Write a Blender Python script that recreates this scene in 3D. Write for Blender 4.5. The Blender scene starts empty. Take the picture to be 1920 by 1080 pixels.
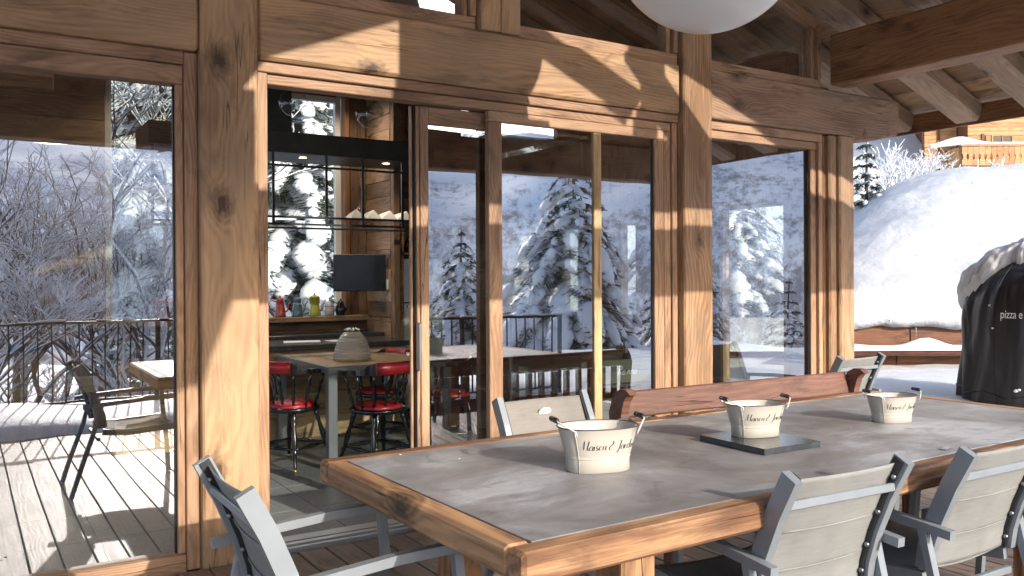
import bpy, bmesh, math, random
from mathutils import Vector, Matrix, noise as mn
from math import sin, cos, pi, radians, sqrt, atan2

random.seed(7)
S = bpy.context.scene
COL = S.collection

# ------------------------------------------------------------------ camera
YAW, PITCH, ROLL, FPX, CY = 0.566433, -0.0034849, -0.0053689, 1620.83, 527.10
fw = Vector((sin(YAW)*cos(PITCH), cos(YAW)*cos(PITCH), sin(PITCH)))
rt = Vector((cos(YAW), -sin(YAW), 0))
up = rt.cross(fw)
rt2 = rt*cos(ROLL) + up*sin(ROLL)
up2 = -rt*sin(ROLL) + up*cos(ROLL)
cam = bpy.data.cameras.new('camera')
co = bpy.data.objects.new('camera', cam)
COL.objects.link(co)
M = Matrix((rt2, up2, -fw)).transposed().to_4x4()
M.translation = Vector((0, 0, 1.38))
co.matrix_world = M
cam.sensor_width = 36
cam.lens = FPX/1920*36
cam.shift_y = -(540-CY)/1920
cam.clip_start = 0.05
cam.clip_end = 1000
S.camera = co

# ------------------------------------------------------------------ light
SUN = Vector((-0.18, 1.0, -0.38)).normalized()       # direction the light travels
w = bpy.data.worlds.new('World'); S.world = w; w.use_nodes = True
nt = w.node_tree
bg = nt.nodes['Background']
sky = nt.nodes.new('ShaderNodeTexSky')
sky.sky_type = 'NISHITA'; sky.sun_disc = False
sky.sun_elevation = math.asin(-SUN.z)
sky.sun_rotation = atan2(-SUN.x, -SUN.y)
sky.altitude = 1500; sky.dust_density = 5.0; sky.ozone_density = 0.2
nt.links.new(sky.outputs[0], bg.inputs[0])
bg.inputs[1].default_value = 0.15
sl = bpy.data.lights.new('sun', 'SUN')
sl.energy = 2.0; sl.angle = radians(0.5); sl.color = (1.0, 0.93, 0.83)
so = bpy.data.objects.new('sun', sl); COL.objects.link(so)
so.rotation_euler = SUN.to_track_quat('-Z', 'Y').to_euler()
so.location = (4, -6, 9)
S.view_settings.view_transform = 'Standard'
S.view_settings.look = 'None'
S.view_settings.exposure = 1.47
S.view_settings.gamma = 1
S.render.engine = 'CYCLES'
S.cycles.max_bounces = 10
S.cycles.transparent_max_bounces = 24
S.cycles.caustics_reflective = False
S.cycles.caustics_refractive = False
S.cycles.sample_clamp_indirect = 6
S.cycles.use_denoising = True

# ------------------------------------------------------------------ node helpers
class NT:
    def __init__(s, name):
        s.m = bpy.data.materials.new(name); s.m.use_nodes = True
        s.t = s.m.node_tree; s.t.nodes.clear()
        s.out = s.t.nodes.new('ShaderNodeOutputMaterial')
        s.b = s.t.nodes.new('ShaderNodeBsdfPrincipled')
        s.t.links.new(s.b.outputs[0], s.out.inputs[0])
    def n(s, typ, **kw):
        o = s.t.nodes.new('ShaderNode'+typ)
        for k, v in kw.items():
            if k.startswith('i_'):
                key = k[2:]
                key = int(key) if key.isdigit() else key.replace('_', ' ')
                s.put(o.inputs[key], v)
            else: setattr(o, k, v)
        return o
    def put(s, inp, v):
        if isinstance(v, bpy.types.NodeSocket): s.t.links.new(v, inp)
        elif isinstance(v, bpy.types.Node): s.t.links.new(v.outputs[0], inp)
        else: inp.default_value = v
    def math(s, op, a, b=None, c=None, clamp=False):
        o = s.t.nodes.new('ShaderNodeMath'); o.operation = op; o.use_clamp = clamp
        for i, v in enumerate((a, b, c)):
            if v is not None: s.put(o.inputs[i], v)
        return o.outputs[0]
    def vm(s, op, a, b=None):
        o = s.t.nodes.new('ShaderNodeVectorMath'); o.operation = op
        s.put(o.inputs[0], a)
        if b is not None: s.put(o.inputs[1], b)
        return o.outputs[0]
    def mix(s, f, a, b, mode='MIX'):
        o = s.t.nodes.new('ShaderNodeMix'); o.data_type = 'RGBA'; o.blend_type = mode
        s.put(o.inputs[0], f); s.put(o.inputs[6], a); s.put(o.inputs[7], b)
        return o.outputs[2]
    def ramp(s, f, stops):
        o = s.t.nodes.new('ShaderNodeValToRGB'); s.put(o.inputs[0], f)
        e = o.color_ramp.elements
        while len(e) < len(stops): e.new(0.5)
        for k, (p, c) in zip(e, stops):
            k.position = p; k.color = (c, c, c, 1) if isinstance(c, (int, float)) else (*c, 1)
        return o.outputs[0]
    def noise(s, vec, scale, detail=4, rough=0.55, dist=0):
        o = s.n('TexNoise', i_Vector=vec, i_Scale=scale, i_Detail=detail, i_Roughness=rough, i_Distortion=dist)
        return o.outputs[0]
    def obj(s, rnd=True):
        tc = s.n('TexCoord')
        if not rnd: return tc.outputs['Object']
        oi = s.n('ObjectInfo')
        k = s.vm('SCALE', oi.outputs['Random']); 
        r = s.n('CombineXYZ')
        s.put(r.inputs[0], s.math('MULTIPLY', oi.outputs['Random'], 37.0))
        s.put(r.inputs[1], s.math('MULTIPLY', oi.outputs['Random'], 71.0))
        s.put(r.inputs[2], s.math('MULTIPLY', oi.outputs['Random'], 113.0))
        return s.vm('ADD', tc.outputs['Object'], r.outputs[0])
    def bump(s, h, strength, dist=0.01):
        o = s.n('Bump', i_Height=h, i_Strength=strength, i_Distance=dist)
        s.put(s.b.inputs['Normal'], o.outputs[0])
        return o

def c4(c): return (c[0], c[1], c[2], 1)

def wood(name, light, dark, grey=None, greyf=0.0, knots=True, ring=46.0, rough=0.62, var=0.35, bump=0.5, knot=(0.07, 0.03, 0.013)):
    """grain runs along the object's own X axis"""
    t = NT(name)
    P = t.obj()
    oi = t.n('ObjectInfo').outputs['Random']
    # knots: sparse cells on a stretched lattice
    vs = t.vm('MULTIPLY', P, (2.3, 3.6, 3.6))
    vor = t.n('TexVoronoi', i_Vector=vs, i_Scale=1.0, feature='F1')
    d = vor.outputs['Distance']
    kn = t.math('POWER', t.math('SUBTRACT', 1.0, t.math('MULTIPLY', d, 2.4), clamp=True), 2.0) if knots else None
    warp = t.n('TexNoise', i_Vector=t.vm('MULTIPLY', P, (0.9, 3.2, 3.2)), i_Scale=1.0, i_Detail=2.0)
    wf = t.math('MULTIPLY', t.math('SUBTRACT', warp.outputs[0], 0.5), 0.26)
    sx = t.n('SeparateXYZ', i_0=P)
    oy = t.math('ADD', sx.outputs[1], wf)
    oz = t.math('ADD', sx.outputs[2], t.math('MULTIPLY', wf, 0.7))
    r = t.math('SQRT', t.math('ADD', t.math('MULTIPLY', oy, oy), t.math('MULTIPLY', oz, oz)))
    if knots: r = t.math('ADD', r, t.math('MULTIPLY', kn, 0.11))
    rings = t.math('ADD', t.math('MULTIPLY', t.math('SINE', t.math('MULTIPLY', r, ring*6.28)), 0.5), 0.5)
    fine = t.noise(t.vm('MULTIPLY', P, (3.0, 90.0, 90.0)), 1.0, 3, 0.6)
    blot = t.noise(t.vm('MULTIPLY', P, (1.6, 5.0, 5.0)), 1.0, 4, 0.6)
    streak = t.noise(t.vm('MULTIPLY', P, (0.9, 24.0, 24.0)), 1.0, 5, 0.7, 0.35)
    f = t.math('ADD', t.math('MULTIPLY', rings, 0.17), t.math('MULTIPLY', fine, 0.42))
    f = t.math('ADD', f, t.math('MULTIPLY', streak, 0.33))
    f = t.math('ADD', f, t.math('MULTIPLY', t.math('SUBTRACT', blot, 0.5), 1.0))
    f = t.math('ADD', f, t.math('MULTIPLY', t.math('SUBTRACT', oi, 0.5), var))
    col = t.ramp(f, [(0.25, light), (0.45, tuple((a*0.6+b*0.4) for a, b in zip(light, dark))), (0.68, dark)])
    # dark stains
    st = t.noise(t.vm('MULTIPLY', P, (2.2, 7.0, 7.0)), 1.0, 5, 0.65, 0.6)
    stf = t.ramp(st, [(0.53, 0.0), (0.70, 0.72)])
    col = t.mix(stf, col, c4(tuple(x*0.42 for x in dark)))
    if grey:
        gf = t.noise(t.vm('MULTIPLY', P, (1.2, 3.5, 3.5)), 1.3, 3, 0.6)
        col = t.mix(t.math('MULTIPLY', t.ramp(gf, [(0.35, 0.0), (0.65, 1.0)]), greyf), col, c4(grey))
    if knots:
        halo = t.noise(t.vm('MULTIPLY', P, (16, 34, 34)), 1.0, 4, 0.7)
        dk = t.math('ADD', d, t.math('MULTIPLY', t.math('SUBTRACT', halo, 0.5), 0.34))
        col = t.mix(t.ramp(dk, [(0.08, 0.85), (0.27, 0.0)]), col, c4(tuple(x*0.33 for x in dark)))
        core = t.ramp(dk, [(0.045, 1.0), (0.075, 0.9), (0.095, 0.0)])
        col = t.mix(core, col, c4(knot))
    # cracks
    cr = t.noise(t.vm('MULTIPLY', P, (0.6, 13.0, 13.0)), 1.0, 3, 0.5)
    crf = t.ramp(cr, [(0.489, 0.0), (0.5, 0.9), (0.511, 0.0)])
    cm = t.ramp(t.noise(t.vm('MULTIPLY', P, (1.1, 2.0, 2.0)), 1.7, 2), [(0.56, 0.0), (0.62, 1.0)])
    crk = t.math('MULTIPLY', crf, cm)
    col = t.mix(crk, col, (0.035, 0.018, 0.01, 1))
    t.put(t.b.inputs['Base Color'], col)
    t.put(t.b.inputs['Roughness'], t.math('ADD', t.math('MULTIPLY', fine, 0.25), rough-0.12))
    h = t.math('SUBTRACT', t.math('ADD', fine, t.math('MULTIPLY', rings, 0.35)), t.math('MULTIPLY', crk, 2.0))
    t.bump(h, bump, 0.004)
    return t.m

def plain(name, col, rough=0.5, metal=0.0, var=0.0, nscale=8.0, bump=0.0, bscale=60.0, coat=0.0, spec=None):
    t = NT(name)
    P = t.obj()
    c = c4(col)
    if var:
        nz = t.noise(P, nscale, 5, 0.6)
        c = t.mix(t.ramp(nz, [(0.3, 0.0), (0.7, 1.0)]), c4(tuple(x*(1-var) for x in col)), c4(tuple(min(1, x*(1+var)) for x in col)))
    t.put(t.b.inputs['Base Color'], c)
    rn = t.noise(P, nscale*2.3, 3)
    t.put(t.b.inputs['Roughness'], t.math('ADD', rough-0.06, t.math('MULTIPLY', rn, 0.12)))
    t.b.inputs['Metallic'].default_value = metal
    if coat: t.b.inputs['Coat Weight'].default_value = coat
    if bump: t.bump(t.noise(P, bscale, 3), bump, 0.004)
    return t.m

MAT = {}
MAT['facade'] = wood('facade_timber', (0.545, 0.33, 0.172), (0.255, 0.132, 0.06), grey=(0.27, 0.19, 0.125), greyf=0.5)
MAT['frame'] = wood('window_frame_wood', (0.49, 0.30, 0.18), (0.28, 0.155, 0.085), knots=False, ring=70, var=0.2)
MAT['frame_pale'] = wood('pale_frame_wood', (0.60, 0.41, 0.22), (0.44, 0.28, 0.13), knots=False, ring=70, var=0.15)
MAT['weather'] = wood('weathered_timber', (0.45, 0.275, 0.165), (0.21, 0.11, 0.06), grey=(0.26, 0.185, 0.13), greyf=0.5)
MAT['purlin'] = wood('stained_beam', (0.34, 0.17, 0.075), (0.16, 0.072, 0.03), var=0.1)
MAT['ceiling'] = wood('ceiling_board', (0.50, 0.31, 0.165), (0.25, 0.14, 0.07), grey=(0.33, 0.235, 0.155), greyf=0.4, var=0.8)
MAT['rafter'] = wood('rafter_timber', (0.46, 0.30, 0.185), (0.24, 0.14, 0.08), grey=(0.36, 0.27, 0.195), greyf=0.5, var=0.5)
MAT['deck'] = wood('deck_board', (0.23, 0.15, 0.10), (0.13, 0.08, 0.052), grey=(0.18, 0.15, 0.125), greyf=0.6, var=0.5, rough=0.55, bump=0.2)
MAT['tabwood'] = wood('table_edge_wood', (0.50, 0.285, 0.14), (0.165, 0.075, 0.035), var=0.2, ring=24, knot=(0.05, 0.035, 0.025), bump=0.9)
MAT['bench'] = wood('bench_wood', (0.20, 0.092, 0.062), (0.115, 0.05, 0.034), knots=False, var=0.2, ring=30)
MAT['inner'] = wood('interior_plank', (0.36, 0.235, 0.145), (0.17, 0.105, 0.065), var=0.7)
MAT['inner_pale'] = wood('pale_cabinet_wood', (0.56, 0.40, 0.22), (0.36, 0.23, 0.11), var=0.5)
MAT['neigh'] = wood('neighbour_boards', (0.20, 0.075, 0.03), (0.11, 0.038, 0.016), knots=False, var=0.3)
MAT['chalet'] = wood('chalet_boards', (0.50, 0.265, 0.105), (0.32, 0.15, 0.055), knots=False, var=0.5, ring=12)
MAT['crate'] = wood('old_crate_wood', (0.16, 0.19, 0.15), (0.07, 0.095, 0.075), grey=(0.30, 0.30, 0.24), greyf=0.5, knots=False)
MAT['alu'] = plain('grey_aluminium', (0.25, 0.275, 0.30), 0.42, 0.25, 0.08)
MAT['alu_dark'] = plain('dark_aluminium', (0.035, 0.036, 0.038), 0.38, 0.3)
MAT['track'] = plain('silver_track', (0.55, 0.57, 0.6), 0.35, 0.7)
MAT['steel'] = plain('brushed_steel', (0.32, 0.33, 0.34), 0.3, 0.85, 0.12)
MAT['blacksteel'] = plain('raw_black_steel', (0.028, 0.033, 0.038), 0.45, 0.4, 0.35, 4)
MAT['grip'] = plain('black_painted_wood', (0.012, 0.012, 0.014), 0.4)
MAT['ink'] = plain('black_ink', (0.01, 0.01, 0.012), 0.6)
MAT['rim'] = plain('dark_rim', (0.06, 0.055, 0.05), 0.4)
MAT['enamel'] = plain('cream_enamel', (0.47, 0.43, 0.375), 0.3, 0, 0.05, 3, coat=0.3)
MAT['wire'] = plain('cream_wire', (0.72, 0.68, 0.62), 0.35)
MAT['red'] = plain('red_leather', (0.42, 0.02, 0.028), 0.32, 0, 0.2, 12, 0.2, 90)
MAT['blackwood'] = plain('black_lacquered_wood', (0.010, 0.011, 0.013), 0.2, 0, coat=0.5)
MAT['brass'] = plain('brass', (0.6, 0.42, 0.16), 0.3, 0.9)
MAT['ktable'] = plain('grey_metal_table', (0.19, 0.21, 0.225), 0.35, 0.4)
MAT['screen'] = plain('tv_screen', (0.008, 0.009, 0.012), 0.12)
MAT['worktop'] = plain('dark_stone_worktop', (0.045, 0.05, 0.055), 0.22, 0, 0.3, 20)
MAT['white'] = plain('white_paint', (0.78, 0.78, 0.76), 0.5)
MAT['napkin'] = plain('grey_white_cloth', (0.36, 0.36, 0.37), 0.8)
MAT['paper'] = plain('paper', (0.8, 0.8, 0.8), 0.6)
MAT['rail'] = plain('black_rail_metal', (0.018, 0.018, 0.022), 0.45, 0.4)
MAT['potred'] = plain('red_enamel_pot', (0.30, 0.035, 0.025), 0.25, coat=0.4)
MAT['potblue'] = plain('blue_enamel_pot', (0.055, 0.12, 0.19), 0.25, coat=0.4)
MAT['potgreen'] = plain('green_enamel_pot', (0.36, 0.38, 0.05), 0.25, coat=0.4)
MAT['potwhite'] = plain('white_enamel_pot', (0.5, 0.52, 0.55), 0.25, coat=0.4)
MAT['potblack'] = plain('navy_enamel_pot', (0.012, 0.016, 0.03), 0.2, coat=0.4)
MAT['copper'] = plain('brown_metal_pipe', (0.13, 0.045, 0.028), 0.35, 0.3, 0.3, 6)
MAT['bark'] = plain('dark_bark', (0.075, 0.055, 0.045), 0.85, 0, 0.4, 14, 0.8, 40)
MAT['flash'] = plain('roof_metal_edge', (0.012, 0.012, 0.014), 0.5, 0.3)

# globe lamp
t = NT('white_globe_plastic')
t.b.inputs['Base Color'].default_value = (0.80, 0.80, 0.78, 1)
t.b.inputs['Roughness'].default_value = 0.3
t.b.inputs['Subsurface Weight'].default_value = 0.25
t.b.inputs['Subsurface Radius'].default_value = (0.15, 0.15, 0.15)
MAT['globe'] = t.m

# slate-like table top
t = NT('oxidised_zinc_top')
P = t.obj(False)
n1 = t.noise(P, 2.1, 7, 0.62, 0.4); n2 = t.noise(t.vm('MULTIPLY', P, (1.0, 3.0, 1)), 3.3, 6, 0.65, 0.8); n3 = t.noise(P, 130, 3, 0.6)
c = t.ramp(n1, [(0.36, (0.11, 0.102, 0.100)), (0.45, (0.205, 0.197, 0.20)), (0.53, (0.26, 0.26, 0.272)), (0.62, (0.42, 0.43, 0.455))])
c = t.mix(t.ramp(n2, [(0.46, 0.0), (0.66, 0.75)]), c, (0.172, 0.146, 0.136, 1))
c = t.mix(t.ramp(t.noise(P, 5.2, 3, 0.5, 1.2), [(0.62, 0.0), (0.70, 0.5)]), c, (0.085, 0.078, 0.076, 1))
c = t.mix(t.math('MULTIPLY', n3, 0.35), c, (0.30, 0.29, 0.29, 1))
t.put(t.b.inputs['Base Color'], c)
t.put(t.b.inputs['Roughness'], t.ramp(n1, [(0.3, 0.52), (0.7, 0.40)]))
t.bump(t.math('ADD', n3, t.math('MULTIPLY', n1, 1.5)), 0.12, 0.002)
MAT['zinc'] = t.m

# woven sling fabric
def sling(name, col):
    t = NT(name)
    P = t.obj(False)
    a = t.n('TexWave', i_Vector=P, i_Scale=150.0, bands_direction='X', i_Distortion=1.0)
    b = t.n('TexWave', i_Vector=P, i_Scale=150.0, bands_direction='Z', i_Distortion=1.0)
    st = t.noise(t.vm('MULTIPLY', P, (14, 14, 160)), 1.0, 3, 0.6)
    f = t.math('ADD', t.math('MULTIPLY', st, 0.35), t.math('MULTIPLY', t.noise(P, 5, 4), 0.7))
    c_ = t.ramp(f, [(0.35, tuple(x*0.72 for x in col)), (0.85, tuple(x*1.15 for x in col))])
    t.put(t.b.inputs['Base Color'], c_)
    t.b.inputs['Roughness'].default_value = 0.75
    t.bump(t.math('ADD', a.outputs['Fac'], b.outputs['Fac']), 0.25, 0.001)
    return t.m
MAT['sling'] = sling('grey_sling_fabric', (0.262, 0.263, 0.252))
MAT['sling_warm'] = sling('taupe_sling_fabric', (0.25, 0.23, 0.21))

# interior slate tile
t = NT('grey_slate_tile')
P = t.obj()
n1 = t.noise(P, 60, 5, 0.7); n2 = t.noise(P, 3, 4)
c = t.ramp(n1, [(0.3, (0.13, 0.145, 0.15)), (0.7, (0.30, 0.315, 0.31))])
c = t.mix(t.math('MULTIPLY', n2, 0.3), c, (0.10, 0.115, 0.11, 1))
t.put(t.b.inputs['Base Color'], c); t.b.inputs['Roughness'].default_value = 0.42
t.bump(n1, 0.35, 0.003)
MAT['tile'] = t.m

# glass: reflective low-e pane (front face reflects, back face lets through)
def glassmat(name, refl, tint, edge=0.0):
    t = NT(name)
    t.t.nodes.remove(t.b)
    tr = t.n('BsdfTransparent', i_0=c4(tint))
    gl = t.n('BsdfGlossy', i_0=(0.93, 0.94, 1.0, 1), i_Roughness=0.0)
    fr = t.n('Fresnel', i_IOR=1.5)
    f = t.math('ADD', t.math('MULTIPLY', fr.outputs[0], 1.6), refl, clamp=True)
    ge = t.n('NewGeometry')
    f = t.math('MULTIPLY', f, t.math('SUBTRACT', 1.0, ge.outputs['Backfacing']))
    P = t.obj()
    nz = t.noise(P, 1.1, 2)
    bp = t.n('Bump', i_Height=nz, i_Strength=0.03, i_Distance=0.05)
    t.put(gl.inputs['Normal'], bp.outputs[0])
    mx = t.n('MixShader', i_0=f, i_1=tr.outputs[0], i_2=gl.outputs[0])
    t.t.links.new(mx.outputs[0], t.out.inputs[0])
    return t.m
MAT['glass'] = glassmat('window_glass', 0.36, (0.90, 0.925, 0.915))
MAT['clear'] = glassmat('clear_glass', 0.0, (0.95, 0.97, 0.96))

# snow
def snowmat(name, rough_scale=7.0, strength=0.5, dist=0.03, ca=(0.70, 0.715, 0.745), cb_=(0.78, 0.79, 0.81)):
    t = NT(name)
    P = t.n('TexCoord').outputs['Object']
    n1 = t.noise(P, rough_scale, 6, 0.6); n2 = t.noise(P, 90, 3, 0.6)
    t.put(t.b.inputs['Base Color'], t.ramp(n1, [(0.3, ca), (0.7, cb_)]))
    t.b.inputs['Roughness'].default_value = 0.62
    t.b.inputs['Specular IOR Level'].default_value = 0.3
    t.bump(t.math('ADD', n1, t.math('MULTIPLY', n2, 0.12)), strength, dist)
    return t.m
MAT['snow'] = snowmat('fresh_snow', 6.0, 0.45, 0.04)
MAT['roofsnow'] = snowmat('wind_textured_snow', 3.5, 0.6, 0.08, (0.45, 0.46, 0.485), (0.545, 0.555, 0.575))
MAT['icicle'] = plain('clear_ice', (0.55, 0.6, 0.62), 0.15)

# bark with snow lying on the upward faces (real cover, by orientation)
def snowy(name, base, lo=0.15, hi=0.45, var=0.3):
    t = NT(name)
    ge = t.n('NewGeometry')
    sx = t.n('SeparateXYZ', i_0=ge.outputs['Normal'])
    P = t.n('TexCoord').outputs['Object']
    nz = t.math('MULTIPLY', t.math('SUBTRACT', t.noise(P, 9, 3), 0.5), 0.8)
    f = t.ramp(t.math('ADD', sx.outputs[2], nz), [(lo, 0.0), (hi, 1.0)])
    b = t.mix(t.noise(P, 20, 3), c4(tuple(x*(1-var) for x in base)), c4(tuple(x*(1+var) for x in base)))
    t.put(t.b.inputs['Base Color'], t.mix(f, b, (0.85, 0.86, 0.89, 1)))
    t.b.inputs['Roughness'].default_value = 0.8
    return t.m
MAT['twig'] = snowy('snow_dusted_twig', (0.085, 0.06, 0.05))
MAT['needles'] = snowy('snow_dusted_needles', (0.04, 0.055, 0.038), 0.85, 1.2)

# mountainside: snow with dark forest
t = NT('forested_snow_slope')
P = t.n('TexCoord').outputs['Object']
ge = t.n('NewGeometry')
sp = t.n('SeparateXYZ', i_0=P)
azi = t.math('ARCTAN2', t.math('SUBTRACT', sp.outputs[1], 2.0), t.math('SUBTRACT', sp.outputs[0], 3.0))
cv_ = t.n('CombineXYZ', i_0=t.math('MULTIPLY', azi, 85.0), i_1=t.math('MULTIPLY', sp.outputs[2], 0.55))
f1 = t.noise(cv_.outputs[0], 1.0, 8, 0.8)
f2 = t.noise(P, 0.035, 4, 0.6)
fz = t.n('SeparateXYZ', i_0=P).outputs[2]
den = t.math('ADD', t.math('MULTIPLY', f2, 1.0), t.math('MULTIPLY', t.math('SUBTRACT', 26.0, fz), 0.006))
fo = t.ramp(t.math('ADD', f1, t.math('MULTIPLY', t.math('SUBTRACT', den, 0.5), 0.7)), [(0.52, 0.0), (0.68, 0.9)])
dark = t.mix(t.noise(P, 2.5, 3), (0.04, 0.042, 0.05, 1), (0.26, 0.26, 0.29, 1))
t.put(t.b.inputs['Base Color'], t.mix(fo, (0.80, 0.82, 0.86, 1), dark))
t.b.inputs['Roughness'].default_value = 0.9
MAT['mount'] = t.m

# black wrinkled cover
t = NT('black_vinyl_cover')
P = t.n('TexCoord').outputs['Object']
n1 = t.noise(t.vm('MULTIPLY', P, (4, 4, 1.2)), 1.0, 2, 0.5, 0.8)
t.b.inputs['Base Color'].default_value = (0.014, 0.013, 0.015, 1)
t.b.inputs['Roughness'].default_value = 0.45
t.bump(n1, 0.8, 0.07)
MAT['vinyl'] = t.m

# ------------------------------------------------------------------ mesh builder
class MB:
    def __init__(s): s.v = []; s.f = []; s.sm = []
    def add(s, vs, fs, smooth=False):
        o = len(s.v)
        s.v += [tuple(v) for v in vs]
        for f in fs: s.f.append(tuple(i+o for i in f)); s.sm.append(smooth)
        return s
    def box(s, x0, x1, y0, y1, z0, z1):
        vs = [(x, y, z) for z in (z0, z1) for y in (y0, y1) for x in (x0, x1)]
        return s.add(vs, [(0, 2, 3, 1), (4, 5, 7, 6), (0, 1, 5, 4), (2, 6, 7, 3), (0, 4, 6, 2), (1, 3, 7, 5)])
    def bbox(s, x0, x1, y0, y1, z0, z1, b=0.006):
        """box with chamfered edges"""
        b = min(b, (x1-x0)*0.45, (y1-y0)*0.45, (z1-z0)*0.45)
        bm = bmesh.new()
        bmesh.ops.create_cube(bm, size=1)
        for v in bm.verts:
            v.co = Vector(((x0+x1)/2+v.co.x*(x1-x0), (y0+y1)/2+v.co.y*(y1-y0), (z0+z1)/2+v.co.z*(z1-z0)))
        bmesh.ops.bevel(bm, geom=bm.edges[:], offset=b, segments=1, affect='EDGES', profile=0.5)
        bm.verts.index_update()
        s.add([v.co[:] for v in bm.verts], [[v.index for v in f.verts] for f in bm.faces])
        bm.free(); return s
    def tube(s, pts, r, n=8, cap=True, smooth=True):
        pts = [Vector(p) for p in pts]
        rs = r if isinstance(r, (list, tuple)) else [r]*len(pts)
        vs = []; fs = []
        d0 = (pts[1]-pts[0]).normalized()
        a = d0.orthogonal().normalized()
        for i, p in enumerate(pts):
            d = (pts[min(i+1, len(pts)-1)]-pts[max(i-1, 0)]).normalized()
            a = (a-d*a.dot(d)).normalized(); b = d.cross(a)
            for k in range(n):
                th = 2*pi*k/n
                vs.append(p+(a*cos(th)+b*sin(th))*rs[i])
        m = len(pts)
        for i in range(m-1):
            for k in range(n):
                fs.append((i*n+k, i*n+(k+1) % n, (i+1)*n+(k+1) % n, (i+1)*n+k))
        s.add(vs, fs, smooth)
        if cap:
            s.add([vs[k] for k in range(n)], [tuple(reversed(range(n)))])
            s.add([vs[(m-1)*n+k] for k in range(n)], [tuple(range(n))])
        return s
    def bar(s, pts, wd, ht, side):
        """rectangular section swept along points; side = width direction"""
        pts = [Vector(p) for p in pts]; side = Vector(side).normalized()
        vs = []; fs = []
        for i, p in enumerate(pts):
            d = (pts[min(i+1, len(pts)-1)]-pts[max(i-1, 0)]).normalized()
            u = side.cross(d).normalized()
            vs += [p+side*wd/2+u*ht/2, p-side*wd/2+u*ht/2, p-side*wd/2-u*ht/2, p+side*wd/2-u*ht/2]
        m = len(pts)
        for i in range(m-1):
            for k in range(4):
                fs.append((i*4+k, i*4+(k+1) % 4, (i+1)*4+(k+1) % 4, (i+1)*4+k))
        fs.append((3, 2, 1, 0)); fs.append(tuple((m-1)*4+k for k in range(4)))
        return s.add(vs, fs)
    def lathe(s, prof, n=16, c=(0, 0, 0), smooth=True):
        vs = []; fs = []
        for r, z in prof:
            for k in range(n):
                th = 2*pi*k/n; vs.append((c[0]+r*cos(th), c[1]+r*sin(th), c[2]+z))
        for i in range(len(prof)-1):
            for k in range(n):
                fs.append((i*n+k, i*n+(k+1) % n, (i+1)*n+(k+1) % n, (i+1)*n+k))
        return s.add(vs, fs, smooth)
    def turned(s, p0, p1, prof, n=8):
        """lathe along an arbitrary axis; prof = [(t, r)]"""
        p0 = Vector(p0); p1 = Vector(p1)
        return s.tube([p0.lerp(p1, t_) for t_, r in prof], [r for t_, r in prof], n)
    def prism(s, poly, y0, y1, plane='xz'):
        n = len(poly)
        if plane == 'xz': vs = [(a, y0, b) for a, b in poly]+[(a, y1, b) for a, b in poly]
        elif plane == 'yz': vs = [(y0, a, b) for a, b in poly]+[(y1, a, b) for a, b in poly]
        else: vs = [(a, b, y0) for a, b in poly]+[(a, b, y1) for a, b in poly]
        fs = [tuple(range(n)), tuple(reversed(range(n, 2*n)))]
        fs += [(i, i+n, (i+1) % n+n, (i+1) % n) for i in range(n)]
        return s.add(vs, fs)
    def mesh(s, name, mat, fix=True):
        me = bpy.data.meshes.new(name)
        me.from_pydata(s.v, [], s.f)
        me.polygons.foreach_set('use_smooth', s.sm)
        if fix and len(s.f) < 60000:
            bm = bmesh.new(); bm.from_mesh(me)
            bmesh.ops.remove_doubles(bm, verts=bm.verts, dist=1e-5)
            bmesh.ops.recalc_face_normals(bm, faces=bm.faces)
            bm.to_mesh(me); bm.free()
        for m_ in (mat if isinstance(mat, (list, tuple)) else [mat]):
            me.materials.append(MAT[m_] if isinstance(m_, str) else m_)
        me.update()
        return me
    def obj(s, name, mat, parent=None, loc=(0, 0, 0), fix=True):
        return link(name, s.mesh(name, mat, fix), parent, loc)

def link(name, me, parent=None, loc=(0, 0, 0), rot=(0, 0, 0)):
    o = bpy.data.objects.new(name, me); COL.objects.link(o)
    o.location = loc; o.rotation_euler = rot
    if parent: o.parent = parent
    return o

def tag(o, label=None, cat=None, group=None, kind=None):
    if label: o['label'] = label
    if cat: o['category'] = cat
    if group: o['group'] = group
    if kind: o['kind'] = kind
    return o

def thing(name, loc, label, cat, group=None, rz=0):
    o = bpy.data.objects.new(name, None); COL.objects.link(o)
    o.location = loc; o.rotation_euler = (0, 0, rz); o.empty_display_size = 0.1
    return tag(o, label, cat, group)

def structure(name, loc=(0, 0, 0)):
    o = bpy.data.objects.new(name, None); COL.objects.link(o); o.location = loc
    o['kind'] = 'structure'; return o

def dup(root, loc, rz, label=None, group=None, scale=None):
    r = root.copy(); COL.objects.link(r); r.location = loc; r.rotation_euler = (0, 0, rz)
    if label: r['label'] = label
    if group: r['group'] = group
    if scale: r.scale = (scale,)*3 if isinstance(scale, (int, float)) else scale
    for ch in list(root.children):
        c = ch.copy(); COL.objects.link(c); c.parent = r
        for g in ch.children:
            d = g.copy(); COL.objects.link(d); d.parent = c
    return r

def piece(name, mat, p0, p1, wd, ht, parent=None, upv=(0, 0, 1), bev=0.005, off=(0, 0, 0)):
    """a timber from p0 to p1 (world or parent space); own X axis runs along it"""
    p0 = Vector(p0); p1 = Vector(p1); L = (p1-p0).length
    x = (p1-p0).normalized(); z = Vector(upv); z = (z-x*z.dot(x)).normalized(); y = z.cross(x)
    me = MB().bbox(-L/2, L/2, -wd/2, wd/2, -ht/2, ht/2, bev).mesh(name, mat)
    o = bpy.data.objects.new(name, me); COL.objects.link(o)
    m = Matrix((x, y, z)).transposed().to_4x4(); m.translation = (p0+p1)/2+Vector(off)
    if parent: o.parent = parent
    o.matrix_local = m
    return o

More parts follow.
